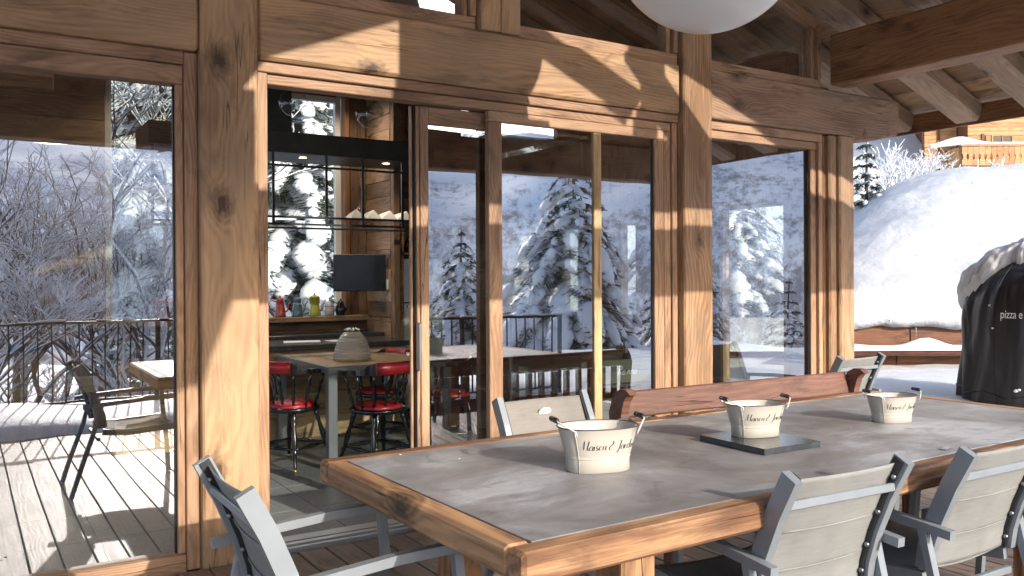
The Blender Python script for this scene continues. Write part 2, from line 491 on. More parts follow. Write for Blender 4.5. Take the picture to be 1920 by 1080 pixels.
def boxp(name, mat, x0, x1, y0, y1, z0, z1, parent=None, bev=0.005, axis=None):
    """a box-shaped timber; grain along its longest side unless axis given"""
    c = Vector(((x0+x1)/2, (y0+y1)/2, (z0+z1)/2)); d = (x1-x0, y1-y0, z1-z0)
    a = axis if axis is not None else max(range(3), key=lambda i: d[i])
    e = Vector((0, 0, 0)); e[a] = d[a]/2
    if a == 2: return piece(name, mat, c-e, c+e, d[0], d[1], parent, (0, 1, 0), bev)
    if a == 0: return piece(name, mat, c-e, c+e, d[1], d[2], parent, (0, 0, 1), bev)
    return piece(name, mat, c-e, c+e, d[0], d[2], parent, (0, 0, 1), bev)

def rebase(root, loc):
    loc = Vector(loc)
    for ch in root.children: ch.location = ch.location-loc
    root.location = loc
    return root

def smooth(a, b, x):
    t_ = min(1, max(0, (x-a)/(b-a))); return t_*t_*(3-2*t_)

# ================================================================== TERRAIN
ex, ey = fw.x, fw.y
def hgt(x, y):
    D = x*ex+y*ey
    L = x*rt.x+y*rt.y
    z = -0.75
    z += 5.0*smooth(12, 31, D)+max(0, D-33)*0.9
    z -= 4.5*smooth(-1.5, -16, y if D < 6 else 0)
    z += 0.35*mn.noise(Vector((x*0.13, y*0.13, 3)))*smooth(4, 12, sqrt(x*x+y*y))
    z += 0.9*mn.noise(Vector((x*0.05, y*0.05, 9)))*smooth(12, 30, sqrt(x*x+y*y))
    return z

g = MB(); N = 150; R = []
for i in range(N+1): R.append(-70+140*i/N)
idx = {}
for j, yy in enumerate(R):
    for i, xx in enumerate(R):
        X = 3+xx*(0.35+0.65*abs(xx)/70); Y = 2+yy*(0.35+0.65*abs(yy)/70)
        g.v.append((X, Y, hgt(X, Y)))
for j in range(N):
    for i in range(N):
        a = j*(N+1)+i
        X = g.v[a][0]; Y = g.v[a][1]
        g.f.append((a, a+1, a+N+2, a+N+1)); g.sm.append(True)
o = g.obj('snow_ground', 'snow', fix=False); tag(o, kind='structure')

# far mountainside across the valley (seen in the panes) and ground out to the horizon
g = MB(); NA, NR = 200, 26
for j in range(NR+1):
    for i in range(NA+1):
        a = radians(-200+220*i/NA)      # sweep below the terrace, round to both sides
        rr = 60+5.5*j**1.18
        x, y = 3+rr*cos(a), 2+rr*sin(a)
        u = j/NR
        ridge = 44+7*(cos(a+pi/2)*0+cos(a))+9*mn.noise(Vector((cos(a)*2.2, sin(a)*2.2, 1)))+4.5*mn.noise(Vector((cos(a)*9, sin(a)*9, 4)))+1.0*mn.noise(Vector((cos(a)*27, sin(a)*27, 4)))
        z = -6+(ridge+6)*(smooth(0, 1, u)*0.75+0.25*u)+2.2*mn.noise(Vector((x*0.05, y*0.05, 0)))*sin(pi*u)
        g.v.append((x, y, z))
for j in range(NR):
    for i in range(NA):
        a = j*(NA+1)+i
        g.f.append((a, a+1, a+NA+2, a+NA+1)); g.sm.append(True)
tag(g.obj('mountain', 'mount', fix=False), kind='structure')
g = MB().lathe([(64, -6.5), (400, -7)], 48, (3, 2, 0)); tag(g.obj('valley_ground', 'snow'), kind='structure')

# drifted snow lying on the right of the terrace
g = MB(); nx, ny = 70, 90
def bankz(x, y):
    e = smooth(5.9, 6.6, x+0.25*mn.noise(Vector((0, y*0.9, 5))))
    return -0.02+e*(0.27+0.05*mn.noise(Vector((x*0.7, y*0.7, 2)))+0.02*mn.noise(Vector((x*3, y*3, 2))))
for j in range(ny+1):
    for i in range(nx+1):
        x = 5.7+5.5*i/nx; y = -2+11.5*j/ny
        g.v.append((x, y, bankz(x, y)))
for j in range(ny):
    for i in range(nx):
        a = j*(nx+1)+i; g.f.append((a, a+1, a+nx+2, a+nx+1)); g.sm.append(True)
tag(g.obj('snow_bank', 'snow', fix=False), kind='structure')

# ================================================================== TERRACE
deck = structure('terrace_deck')
x = -3.0; k = 0
bm_ = {}
while x < 6.2:
    ph = random.choice([(-0.62, 4.27)])
    me = bm_.get('d') or MB().bbox(-2.445, 2.445, -0.069, 0.069, -0.014, 0.014, 0.003).mesh('deck_board', 'deck')
    bm_['d'] = me
    o = bpy.data.objects.new('deck_board', me); COL.objects.link(o)
    o.matrix_local = Matrix.Translation((x, 1.825, -0.014+random.uniform(-0.001, 0.001))) @ Matrix.Rotation(pi/2, 4, 'Z')
    o.parent = deck
    x += 0.145
MB().box(-3.1, 6.25, -1.35, 4.27, -0.7, -0.05).obj('deck_frame', 'deck', deck)
# snow edge along the terrace front under the railing
g = MB(); n_ = 90
for i in range(n_+1):
    x = -3.2+9.6*i/n_
    h = 0.10+0.05*mn.noise(Vector((x*1.3, 0, 0))); e = 0.10*mn.noise(Vector((x*2.1, 4, 0)))+0.03*mn.noise(Vector((x*9, 4, 0)))
    for (yy, zz) in ((0.22+e, -0.003), (0.12+e, h*0.7), (-0.1, h), (-1.3, h*1.1), (-1.5, -0.1), (-1.8, -1.6)):
        g.v.append((x, yy, zz))
for i in range(n_):
    for k in range(5):
        a = i*6+k; g.f.append((a, a+1, a+7, a+6)); g.sm.append(True)
tag(g.obj('terrace_snow', 'snow', fix=False), kind='structure')

# interior floor
fl = structure('interior_floor')
MB().box(-3, 5.8, 4.5, 10.5, -0.3, -0.016).obj('screed', 'tile', fl)
me = MB().bbox(-0.298, 0.298, -0.298, 0.298, -0.008, 0.008, 0.002).mesh('floor_tile', 'tile')
for i in range(15):
    for j in range(10):
        link('floor_tile', me, fl, (-2.7+0.6*i+(0.0), 4.76+0.6*j, -0.008), (0, 0, random.choice((0, pi))))

# ================================================================== RAILINGS
def railing(p0, p1, label, posts):
    p0 = Vector(p0); p1 = Vector(p1); L = (p1-p0).length; a = atan2(p1.y-p0.y, p1.x-p0.x)
    r = thing('terrace_railing', p0, label, 'railing', 'black metal railings round the terrace', a)
    MB().bbox(0, L, -0.025, 0.025, 0.93, 0.955, 0.004).obj('top_rail', 'rail', r)
    MB().bbox(0, L, -0.012, 0.012, 0.10, 0.125, 0.003).obj('bottom_rail', 'rail', r)
    pm = MB().bbox(-0.02, 0.02, -0.02, 0.02, -0.1, 0.93, 0.003).mesh('post', 'rail')
    bm = MB().box(-0.007, 0.007, -0.007, 0.007, 0.12, 0.93).mesh('baluster', 'rail')
    for i in range(posts+1): link('post', pm, r, (0.02+(L-0.04)*i/posts, 0, 0))
    nb = int(L/0.125)
    for i in range(1, nb): link('baluster', bm, r, (L*i/nb, 0, 0))
    m = MB()
    for i in range(30):
        u = L*(i+random.random())/30
        m.bbox(u-0.05-random.random()*0.06, u+0.05, -0.02, 0.02, 0.956, 0.965+random.random()*0.02, 0.008)
    tag(m.obj('rail_snow', 'snow', r), kind='stuff')
railing((-3.0, -1.2, 0), (3.4, -1.2, 0), 'long black metal railing at the front edge of the terrace, mirrored in the left pane', 4)
railing((3.4, 0.55, 0), (5.9, 0.55, 0), 'short black metal railing mirrored in the sliding door panes', 2)

# ================================================================== ROOF over terrace and house
XR, ZR, SL = 2.65, 4.42, 0.354          # ridge, slope of rafter undersides
def zu(x): return ZR-SL*abs(x-XR)
roof = thing('timber_roof', (0, 0, 0), 'gabled timber roof with exposed rafters and boards above the terrace', 'roof')
al = math.atan(SL)
RD = 0.19
yr = 4.26
ys = [yr+0.63*k for k in range(-4, 9)]
for side in (1, -1):
    for yy in ys:
        yj = yy+random.uniform(-0.02, 0.02)
        wd = 0.225+random.uniform(-0.015, 0.015)
        a = Vector((XR+side*0.02, yj, ZR)); b = Vector((XR+side*4.82, yj, ZR-SL*4.82))
        nrm = Vector((side*sin(al), 0, cos(al)))
        piece('rafter', 'rafter', a+nrm*RD/2, b+nrm*RD/2, wd, RD, roof, nrm, 0.03)
    # sarking boards, each lapped a little over the next
    nb = 30
    for i in range(nb):
        u0 = 0.02+i*4.95/nb
        L0 = 4.95/nb
        tilt = 0.10
        for (ya, yb) in ((1.26, 4.9), (4.91, 9.65)):
            c0 = Vector((XR+side*(u0+L0/2)*1.0, 0, ZR-SL*(u0+L0/2)))
            nrm = Vector((side*sin(al+tilt*0.5), 0, cos(al+tilt*0.5)))
            pz = c0+Vector((side*sin(al), 0, cos(al)))*(RD+0.016+random.uniform(0, 0.010))
            piece('roof_board', 'ceiling', pz+Vector((0, ya, 0)), pz+Vector((0, yb, 0)), L0*1.10, 0.022, roof, nrm, 0.004)
    # weather deck that closes the boards
    x0, x1 = XR, XR+side*5.0
    k0 = RD+0.07
    poly = [(x0, ZR+k0*1.06), (x1, ZR-SL*5.0+k0*1.06), (x1, ZR-SL*5.0+k0*1.06+0.04), (x0, ZR+k0*1.06+0.04)]
    MB().prism(poly, 1.2, 9.7).obj('roof_deck', 'flash', roof)
    # fascia under the eave
    xf = XR+side*4.83
    boxp('fascia', 'purlin', min(xf, xf+side*0.03), max(xf, xf+side*0.03), 1.2, 9.7, zu(xf)-0.005, zu(xf)+0.17, roof)
# purlins (run away from the viewer into the facade)
boxp('purlin', 'purlin', 5.588, 5.81, 1.30, 4.262, 2.832, 3.219, roof, 0.012)
boxp('purlin', 'purlin', -0.51, -0.288, 1.30, 4.262, 2.832, 3.219, roof, 0.012)
boxp('ridge_beam', 'purlin', 2.54, 2.76, 1.30, 9.6, 4.09, 4.40, roof, 0.012)
boxp('purlin', 'purlin', 5.59, 5.79, 4.7, 9.6, 2.96, 3.2, roof, 0.012)
# gable truss at the front of the terrace roof
YG = 1.30
boxp('tie_beam', 'weather', -0.6, 7.3, YG-0.11, YG+0.11, 2.45, 2.83, roof, 0.012)
boxp('collar_board', 'weather', 1.9, 5.3, YG-0.03, YG+0.03, 2.985, 3.46, roof, 0.006)
MB().prism([(5.302, 2.835), (6.95, 2.835), (6.6, 2.98), (5.302, 3.46)], YG-0.03, YG+0.03).obj('gable_panel', 'weather', roof)
MB().prism([(-0.6, 2.985), (1.76, 2.985), (1.76, 3.44), (0.2, 3.44)], YG-0.03, YG+0.03).obj('gable_panel', 'weather', roof)
boxp('collar_board', 'weather', 1.9, 3.6, YG-0.03, YG+0.03, 3.465, 3.50, roof, 0.004)
boxp('collar_board', 'weather', 0.6, 2.45, YG-0.03, YG+0.03, 2.835, 2.98, roof, 0.004)  # unseen filler added over the gap, keeps sun off the broad post
# left side boarding with a raking lower edge, right-hand brace, right post
MB().prism([(0.2, 3.445), (1.70, 3.445), (1.84, 3.64), (2.7, 3.99), (2.7, 4.42), (0.2, 3.8)], YG-0.03, YG+0.03).obj('gable_panel', 'weather', roof)
piece('brace', 'weather', (3.36, YG, 4.02), (4.25, YG, 3.63), 0.12, 0.17, roof)
piece('brace', 'weather', (4.2, YG, 4.0), (5.0, YG, 3.2), 0.12, 0.17, roof)
boxp('strut', 'weather', 4.28, 4.48, YG-0.05, YG+0.05, 3.46, 4.0, roof)
boxp('strut', 'weather', 2.56, 2.76, YG-0.05, YG+0.05, 3.50, 4.1, roof)
tag(MB().prism([(XR, 4.80), (XR+5.1, 3.0), (XR+5.1, 3.2), (XR, 5.02), (XR-5.1, 3.2), (XR-5.1, 3.0)], 1.15, 9.8).obj('roof_snow', 'snow', roof))
rebase(roof, (2.65, 4.3, 2.72))

# the lean-to roof along the far-left of the terrace, whose edge is mirrored in the left pane
pr = thing('porch_roof', (0, 0, 0), 'low boarded porch roof beam over the far railing, mirrored in the left pane', 'porch roof')
for i in range(4):
    zz = 2.70+0.2*i
    boxp('fascia_board', 'inner', -3.0, 1.83+0.07*i, -0.48, -0.42, zz, zz+0.195, pr)
MB().prism([(1.66, 2.66), (1.82, 2.70), (2.05, 3.3), (1.90, 3.3)], -0.47, -0.40).obj('end_bracket', 'weather', pr)
boxp('porch_post', 'weather', -1.55, -1.37, -0.54, -0.36, -0.1, 2.70, pr)
MB().prism([(-3, 3.5), (1.9, 3.5), (1.9, 3.56), (-3, 3.56)], -1.6, 0.15).obj('porch_deck', 'inner', pr)
rebase(pr, (-1.46, -0.45, 0))

# ================================================================== FACADE TIMBER
def solid(name, mat, label, cat, group, *b, **kw):
    o = boxp(name, mat, *b, **kw); tag(o, label, cat, group); return o
GP = 'squared timber posts of the facade'; GB = 'squared timber lintel beams of the facade'
solid('timber_post', 'facade', 'broad knotty timber post left of the open sliding door', 'post', GP, 0.968, 1.244, 4.285, 4.5, -0.05, 4.0, bev=0.010)
solid('timber_post', 'facade', 'knotty timber post between the sliding door and the narrow right window', 'post', GP, 4.102, 4.371, 4.285, 4.5, -0.05, 3.78, bev=0.010)
pt = thing('timber_post', (5.77, 4.4, 0), 'split timber corner post right of the narrow window, carrying the carved beam end', 'post', GP)
for (a, b, c_) in ((5.655, 5.742, 4.315), (5.748, 5.924, 4.29)):
    o = boxp('post_half', 'facade', a-5.77, b-5.77, c_-4.4, 0.1, -0.05, 2.478, bev=0.012); o.parent = pt
solid('lintel_beam', 'facade', 'lintel beam above the far left window, running to the broad post', 'beam', GB, -3.0, 0.966, 4.30, 4.5, 2.48, 2.93, bev=0.014)
solid('lintel_beam', 'facade', 'long knotty lintel beam above the sliding door, streaked by sunlight', 'beam', GB, 1.246, 4.088, 4.30, 4.5, 2.48, 2.815, bev=0.016)
# carved beam over right window
g = MB()
prof = [(-1.075, -0.168), (-1.075, 0.168), (1.075, 0.168), (1.075, -0.02)]
def arc(cx, cz, r, a0, a1, n): return [(cx+r*cos(radians(a0+(a1-a0)*i/n)), cz+r*sin(radians(a0+(a1-a0)*i/n))) for i in range(n+1)]
prof[3] = (1.075, -0.055)
prof += [(1.065, -0.095), (1.03, -0.120), (0.985, -0.118), (0.945, -0.085), (0.925, -0.065), (0.915, -0.115), (0.87, -0.155), (0.79, -0.170), (0.71, -0.160), (0.655, -0.130), (0.625, -0.085), (0.605, -0.13), (0.57, -0.160), (0.52, -0.170), (0.45, -0.168)]
g.prism([(a, b) for a, b in prof], -0.1, 0.1)
o = g.obj('lintel_beam', 'weather', None, (5.448, 4.40, 2.648))
tag(o, 'weathered lintel beam with a scalloped carved end above the narrow right window', 'beam', GB)
bv = o.modifiers.new('b', 'BEVEL'); bv.width = 0.008; bv.limit_method = 'ANGLE'
# king post and gable end posts
kp = thing('king_post', (2.66, 4.4, 2.817), 'short vertical timber post standing on the long lintel beam, between two gable panes', 'post')
for a, b in ((2.528, 2.663), (2.667, 2.800)):
    boxp('post_half', 'facade', a-2.66, b-2.66, -0.11, 0.1, 0, 1.5, kp, 0.006)

# ================================================================== WINDOWS
def framebox(t_, parts, mat='frame', y0=4.36, y1=4.46, b=0.004):
    for nm, x0, x1, z0, z1, *r in parts:
        ya = r[0] if r else y0; yb = r[1] if len(r) > 1 else y1
        m_ = r[2] if len(r) > 2 else mat
        boxp(nm, m_, x0, x1, ya, yb, z0, z1, t_, b)

wl = thing('fixed_window', (0, 0, 0), 'tall fixed window left of the broad post, mirroring the snowy tree', 'window')
framebox(wl, [('frame', 0.905, 0.966, -0.02, 2.475, 4.345), ('frame', -3.0, 0.903, 2.415, 2.478, 4.345),
              ('sash', 0.868, 0.903, 0.06, 2.32, 4.365), ('sash', -3.0, 0.903, 2.322, 2.413, 4.362), ('sill', -3.0, 0.903, -0.03, 0.058, 4.35)])
boxp('bead', 'rail', 0.860, 0.867, 4.392, 4.402, 0.06, 2.32, wl, 0.001)
MB().box(-3.0, 0.866, 4.405, 4.413, 0.06, 2.32).obj('pane', 'glass', wl)
rebase(wl, (-1.0, 4.4, 0))

dr = thing('sliding_door', (0, 0, 0), 'wide timber sliding door with its left half slid open', 'sliding door')
framebox(dr, [('head', 1.246, 4.098, 2.425, 2.478, 4.335), ('head', 1.308, 4.05, 2.370, 2.423, 4.362),
              ('jamb', 1.246, 1.306, -0.03, 2.423, 4.345), ('jamb', 4.052, 4.098, -0.03, 2.423, 4.345), ('jamb', 3.992, 4.050, -0.03, 2.368, 4.362)])
# fixed leaf
framebox(dr, [('stile', 2.617, 2.709, 0.02, 2.305, 4.362, 4.41), ('stile', 3.905, 3.990, 0.02, 2.305, 4.362, 4.41),
              ('rail', 2.617, 3.990, 2.306, 2.368, 4.362, 4.41), ('rail', 2.710, 3.904, 0.02, 0.11, 4.362, 4.41)])
MB().box(2.710, 3.399, 4.382, 4.390, 0.111, 2.305).obj('pane', 'glass', dr)
MB().box(3.463, 3.904, 4.382, 4.390, 0.111, 2.305).obj('pane', 'glass', dr)
framebox(dr, [('mullion', 3.400, 3.462, 0.111, 2.305, 4.368, 4.404, 'frame_pale')])
boxp('bead', 'rail', 3.893, 3.903, 4.372, 4.380, 0.112, 2.304, dr, 0.001)
# sliding leaf (behind)
framebox(dr, [('stile', 2.200, 2.252, 0.02, 2.362, 4.422, 4.472), ('stile', 3.443, 3.500, 0.02, 2.362, 4.422, 4.472, 'frame_pale'),
              ('rail', 2.253, 3.442, 2.262, 2.362, 4.422, 4.472), ('rail', 2.253, 3.442, 0.02, 0.11, 4.422, 4.472)])
MB().box(2.253, 3.442, 4.442, 4.450, 0.111, 2.261).obj('pane', 'glass', dr)
framebox(dr, [('edge_strip', 2.150, 2.166, 0.02, 2.362, 4.455, 4.475), ('edge_strip', 2.168, 2.176, 0.02, 2.362, 4.44, 4.47, 'rail'), ('edge_strip', 2.178, 2.198, 0.02, 2.362, 4.43, 4.47)])
hd = MB().bbox(2.174, 2.190, 4.395, 4.438, 0.86, 1.13, 0.004).obj('handle', 'steel', dr)
tr = MB()
tr.bbox(1.31, 4.05, 4.300, 4.325, -0.012, 0.016, 0.002).bbox(1.31, 4.05, 4.345, 4.385, -0.012, 0.022, 0.002).bbox(1.31, 4.05, 4.41, 4.50, -0.012, 0.020, 0.002)
tr.obj('threshold_track', 'track', dr)
rebase(dr, (2.67, 4.4, 0))

wr = thing('fixed_window', (0, 0, 0), 'narrow fixed window between the knotty post and the split corner post', 'window')
framebox(wr, [('frame', 4.373, 5.61, 2.415, 2.478, 4.345), ('frame', 4.373, 5.61, 2.355, 2.413, 4.365), ('frame', 5.565, 5.61, -0.03, 2.413, 4.345), ('sash', 5.50, 5.563, -0.03, 2.353, 4.37),
              ('sash', 4.373, 4.40, -0.03, 2.353, 4.37), ('frame', 5.615, 5.654, -0.03, 2.47, 4.35, 4.5, 'purlin'), ('sill', 4.401, 5.499, -0.03, 0.07, 4.37)])
MB().box(4.401, 5.499, 4.405, 4.413, 0.07, 2.353).obj('pane', 'glass', wr)
boxp('bead', 'rail', 5.487, 5.498, 4.39, 4.40, 0.07, 2.35, wr, 0.001)
rebase(wr, (5.0, 4.4, 0))

def gable_window(x0, x1, label, zt0, zt1, lpos):
    t_ = thing('gable_window', (0, 0, 0), label, 'window', 'glazed panes in the gable above the lintel beams')
    boxp('bottom_rail', 'frame', x0+0.002, x1-0.002, 4.34, 4.44, 2.817+lpos, 2.893+lpos, t_)
    boxp('side_rail', 'frame', x0+0.002, x0+0.032, 4.36, 4.44, 2.894+lpos, zt0-0.02, t_)
    boxp('side_rail', 'frame', x1-0.085, x1-0.046, 4.36, 4.44, 2.894+lpos, zt1-0.02, t_)
    boxp('side_rail', 'frame', x1-0.044, x1-0.002, 4.33, 4.44, 2.894+lpos, zt1, t_)
    piece('top_rail', 'frame', (x0, 4.40, zt0-0.0), (x1, 4.40, zt1-0.0), 0.10, 0.075, t_)
    MB().prism([(x0+0.033, 2.894+lpos), (x1-0.086, 2.894+lpos), (x1-0.086, zt1-0.01), (x0+0.033, zt0-0.01)], 4.405, 4.412).obj('pane', 'glass', t_)
    return rebase(t_, ((x0+x1)/2, 4.4, 2.82+lpos))
gable_window(1.246, 2.524, 'gable pane left of the short king post, cut by the top of the picture', zu(1.246)-0.06, zu(2.524)-0.06, 0)
gable_window(2.804, 4.100, 'gable pane right of the short king post, partly behind the white globe', zu(2.804)-0.06, zu(4.1)-0.06, 0)
gable_window(4.373, 5.586, 'slanted gable pane above the carved beam, right of the white globe', zu(4.373)-0.07, zu(5.586)-0.07, 0.0)
gable_window(-0.3, 0.966, 'gable pane above the far left lintel beam', zu(-0.3)-0.07, zu(0.966)-0.07, 0.115)

# ================================================================== HOUSE WALLS
def plank_wall(name, x0, x1, y, z0, z1, ph=0.2, mat='inner', thick=0.03, axis='x', wallmat='purlin', back=0.12):
    """boards facing -y (axis x) or -x (axis y; then x0,x1 are y-limits and y is the x position)"""
    s_ = structure(name)
    z = z0
    while z < z1-0.02:
        h = min(ph*random.uniform(0.85, 1.15), z1-z)
        d = random.uniform(0, 0.006)
        if axis == 'x': boxp('plank', mat, x0, x1, y-d, y+thick, z, z+h-0.004, s_, 0.003)
        else: boxp('plank', mat, y-d, y+thick, x0, x1, z, z+h-0.004, s_, 0.003)
        z += h
    if axis == 'x': MB().box(x0, x1, y+thick+0.001, y+thick+back, z0, z1).obj('wall_core', wallmat, s_)
    else: MB().box(y+thick+0.001, y+thick+back, x0, x1, z0, z1).obj('wall_core', wallmat, s_)
    return s_
# kitchen back wall with tall window (x 1.1..3.3)
plank_wall('kitchen_wall_below_window', -3.0, 3.64, 8.6, 0.0, 0.98, 0.12)
plank_wall('kitchen_wall_left', 0.165, 1.10, 8.6, 0.98, 3.3, 0.2)
s_ = structure('kitchen_wall_right')
x = 3.37
for wd in (0.08, 0.09, 0.09):
    boxp('plank', 'inner', x, x+wd-0.004, 8.58, 8.62, 0.98, 4.0, s_, 0.003); x += wd
plank_wall('kitchen_side_wall', 7.98, 8.58, 3.63, 0.0, 4.0, 0.17, axis='y')
plank_wall('dining_back_wall', 3.80, 5.79, 9.38, 0.0, 3.15, 0.2)
plank_wall('partition_wall', 3.84, 3.98, 9.0, 0.0, 3.6, 0.2)
plank_wall('left_wall', 4.6, 8.6, -3.1, 0.0, 0.9, 0.2, axis='y')  # unseen wall kept low, left open above to let daylight in
o = structure('house_shell')
m = MB()
m.box(1.10, 3.33, 8.66, 8.76, 3.28, 3.30)
m.prism([(-1.0, 3.301), (3.62, 3.301), (3.62, 4.24), (2.65, 4.585)], 8.66, 8.76)
m.box(-3.0, -2.5, 8.66, 8.76, 0.98, 3.29)
m.box(3.63, 3.78, 8.64, 9.5, 0, 4.1)
m.box(3.8, 5.25, 9.42, 9.5, 3.15, 4.0)
m.box(5.25, 5.79, 9.42, 9.5, 3.5, 3.6)
m.obj('upper_wall', 'inner', o)
kl = solid('timber_post', 'inner', 'squared timber post beside the fridge in the kitchen', 'post', None, 3.632, 3.70, 7.90, 7.978, 0, 3.9)
# side wall (x 5.80..5.93) with openings
m = structure('side_wall')
def sw(y0, y1, z0, z1):
    boxp('panel', 'inner', 5.80, 5.92, y0, y1, z0, z1, m, 0.004)
ops = [(4.84, 5.60, 0.06, 2.02), (6.72, 7.03, 0.96, 1.96), (7.70, 8.05, 0.96, 1.96), (8.69, 9.25, 0.96, 1.96)]
yc = 4.52
for (a, b, z0, z1) in ops:
    sw(yc, a, 0, 2.9); sw(a, b, z1, 2.9); sw(a, b, 0, z0); yc = b
sw(yc, 9.52, 0, 2.9)
G2 = 'side windows of the dark inner room'
for i, (a, b, z0, z1) in enumerate(ops):
    lab = ['tall side window behind the narrow fixed window, pale timber frame', 'nearest slim side window in the dark inner room',
           'middle slim side window in the dark inner room', 'farthest side window in the dark inner room'][i]
    t_ = thing('side_window', (0, 0, 0), lab, 'window', G2 if i else None)
    for (ya, yb, za, zb) in ((a, a+0.04, z0, z1), (b-0.04, b, z0, z1), (a+0.04, b-0.04, z1-0.04, z1), (a+0.04, b-0.04, z0, z0+0.04)):
        boxp('frame', 'frame_pale', 5.79, 5.87, ya+0.001, yb-0.001, za+0.001, zb-0.001, t_, 0.003)
    MB().box(5.835, 5.841, a+0.04, b-0.04, z0+0.04, z1-0.04).obj('pane', 'clear', t_)
    rebase(t_, (5.84, (a+b)/2, z0))
# kitchen window
t_ = thing('kitchen_window', (0, 0, 0), 'large bright kitchen window above the coffee pots', 'window')
for b_ in ((1.10, 1.16, 0.985, 3.28), (3.30, 3.36, 0.985, 3.28), (1.16, 3.30, 3.22, 3.28), (1.16, 3.30, 0.985, 1.0)):
    boxp('frame', 'white', b_[0]+.001, b_[1]-.001, 8.62, 8.68, b_[2]+.001, b_[3]-.001, t_, 0.003)
MB().box(1.16, 3.30, 8.645, 8.65, 1.0, 3.22).obj('pane', 'clear', t_)
rebase(t_, (2.2, 8.65, 0.98))
solid('window_sill', 'inner', 'thick plank sill under the kitchen window carrying the pots', 'sill', None, 0.9, 3.55, 8.36, 8.597, 0.955, 1.005)
solid('shutter_post', 'purlin', 'dark upright timber at the right side of the kitchen window', 'post', None, 3.365, 3.42, 8.52, 8.578, 1.007, 3.9)

t_ = thing('kitchen_window', (0, 0, 0), 'unseen kitchen window added at the left to let daylight in', 'window')  # added opening, out of view, brings daylight into the kitchen
for b_ in ((-2.5, -2.44, 0.985, 3.28), (0.10, 0.16, 0.985, 3.28), (-2.44, 0.10, 3.22, 3.28), (-2.44, 0.10, 0.985, 1.02)):
    boxp('frame', 'inner', b_[0]+.001, b_[1]-.001, 8.62, 8.68, b_[2]+.001, b_[3]-.001, t_, 0.003)
MB().box(-2.44, 0.10, 8.645, 8.65, 1.02, 3.22).obj('pane', 'clear', t_)
rebase(t_, (-0.95, 8.65, 0.98))
# soffit with lit downlights over the counter
sf_ = structure('kitchen_soffit')
for i in range(5): boxp('plank', 'inner', 1.0, 3.62, 7.72+0.17*i, 7.885+0.17*i, 3.30, 3.33, sf_, 0.003)
t = NT('lit_lamp_disc'); t.b.inputs['Emission Color'].default_value = (1, 0.78, 0.5, 1); t.b.inputs['Emission Strength'].default_value = 9; MAT['litdisc'] = t.m
def downlight(x, y, z, p, label):
    t_ = thing('downlight', (x, y, z), label, 'downlight', 'small lit downlights in the kitchen')
    MB().lathe([(.045, 0), (.045, -.006), (.034, -.006), (.034, -.002)], 16).obj('trim_ring', 'steel', t_)
    MB().lathe([(.033, -.003), (.001, -.0031)], 16).obj('lens', 'litdisc', t_)
    l_ = bpy.data.lights.new('downlight_beam', 'SPOT'); l_.energy = p; l_.color = (1, .80, .58); l_.spot_size = radians(150); l_.spot_blend = 0.8; l_.shadow_soft_size = 0.04
    lo = bpy.data.objects.new('downlight_beam', l_); COL.objects.link(lo); lo.parent = t_; lo.location = (0, 0, -.012)
for i, x in enumerate((1.5, 2.35, 3.2)): downlight(x, 8.1, 3.298, 16, 'lit downlight in the plank soffit, number %s from the left' % ('one', 'two', 'three')[i])
for i, x in enumerate((1.7, 2.55, 3.35)): downlight(x, 7.45, 2.458, 12, 'fill lamp added under the steel hood, %s of three' % ('leftmost', 'middle', 'rightmost')[i])  # lamps added under the hood to brighten island and table

# ================================================================== OUTDOOR TABLE
TA = radians(1.1)
tb = thing('dining_table', (0, 0, 0), 'long outdoor dining table with stained zinc top and thick knotty wood edge', 'table')
LT, WT = 3.20, 1.27
# local frame: origin at near-left corner top, x along the length
def T(x, y, z): return (x, y, z)
E_ = 0.072; TH = 0.080
piece('edge_board', 'tabwood', (0.0, E_/2, 0.75-TH/2), (LT, E_/2, 0.75-TH/2), E_, TH, tb, bev=0.010)
piece('edge_board', 'tabwood', (0.0, WT-E_/2, 0.75-TH/2), (LT, WT-E_/2, 0.75-TH/2), E_, TH, tb, bev=0.010)
piece('edge_board', 'tabwood', (E_/2, E_+0.001, 0.75-TH/2), (E_/2, WT-E_-0.001, 0.75-TH/2), E_, TH, tb, bev=0.010)
piece('edge_board', 'tabwood', (LT-E_/2, E_+0.001, 0.75-TH/2), (LT-E_/2, WT-E_-0.001, 0.75-TH/2), E_, TH, tb, bev=0.010)
MB().bbox(E_+0.002, LT-E_-0.002, E_+0.002, WT-E_-0.002, 0.70, 0.7485, 0.001).obj('table_top', 'zinc', tb)
for (lx, ly) in ((0.40, 0.12), (0.40, WT-0.24), (LT-0.55, 0.12), (LT-0.55, WT-0.24)):
    boxp('leg', 'tabwood', lx, lx+0.12, ly, ly+0.12, 0, 0.66, tb, 0.008)
for lx in (0.40, LT-0.55):
    boxp('cross_beam', 'tabwood', lx+0.01, lx+0.11, 0.245, WT-0.245, 0.56, 0.659, tb, 0.006)
tb.location = (1.075, 1.648, 0); tb.rotation_euler = (0, 0, TA)

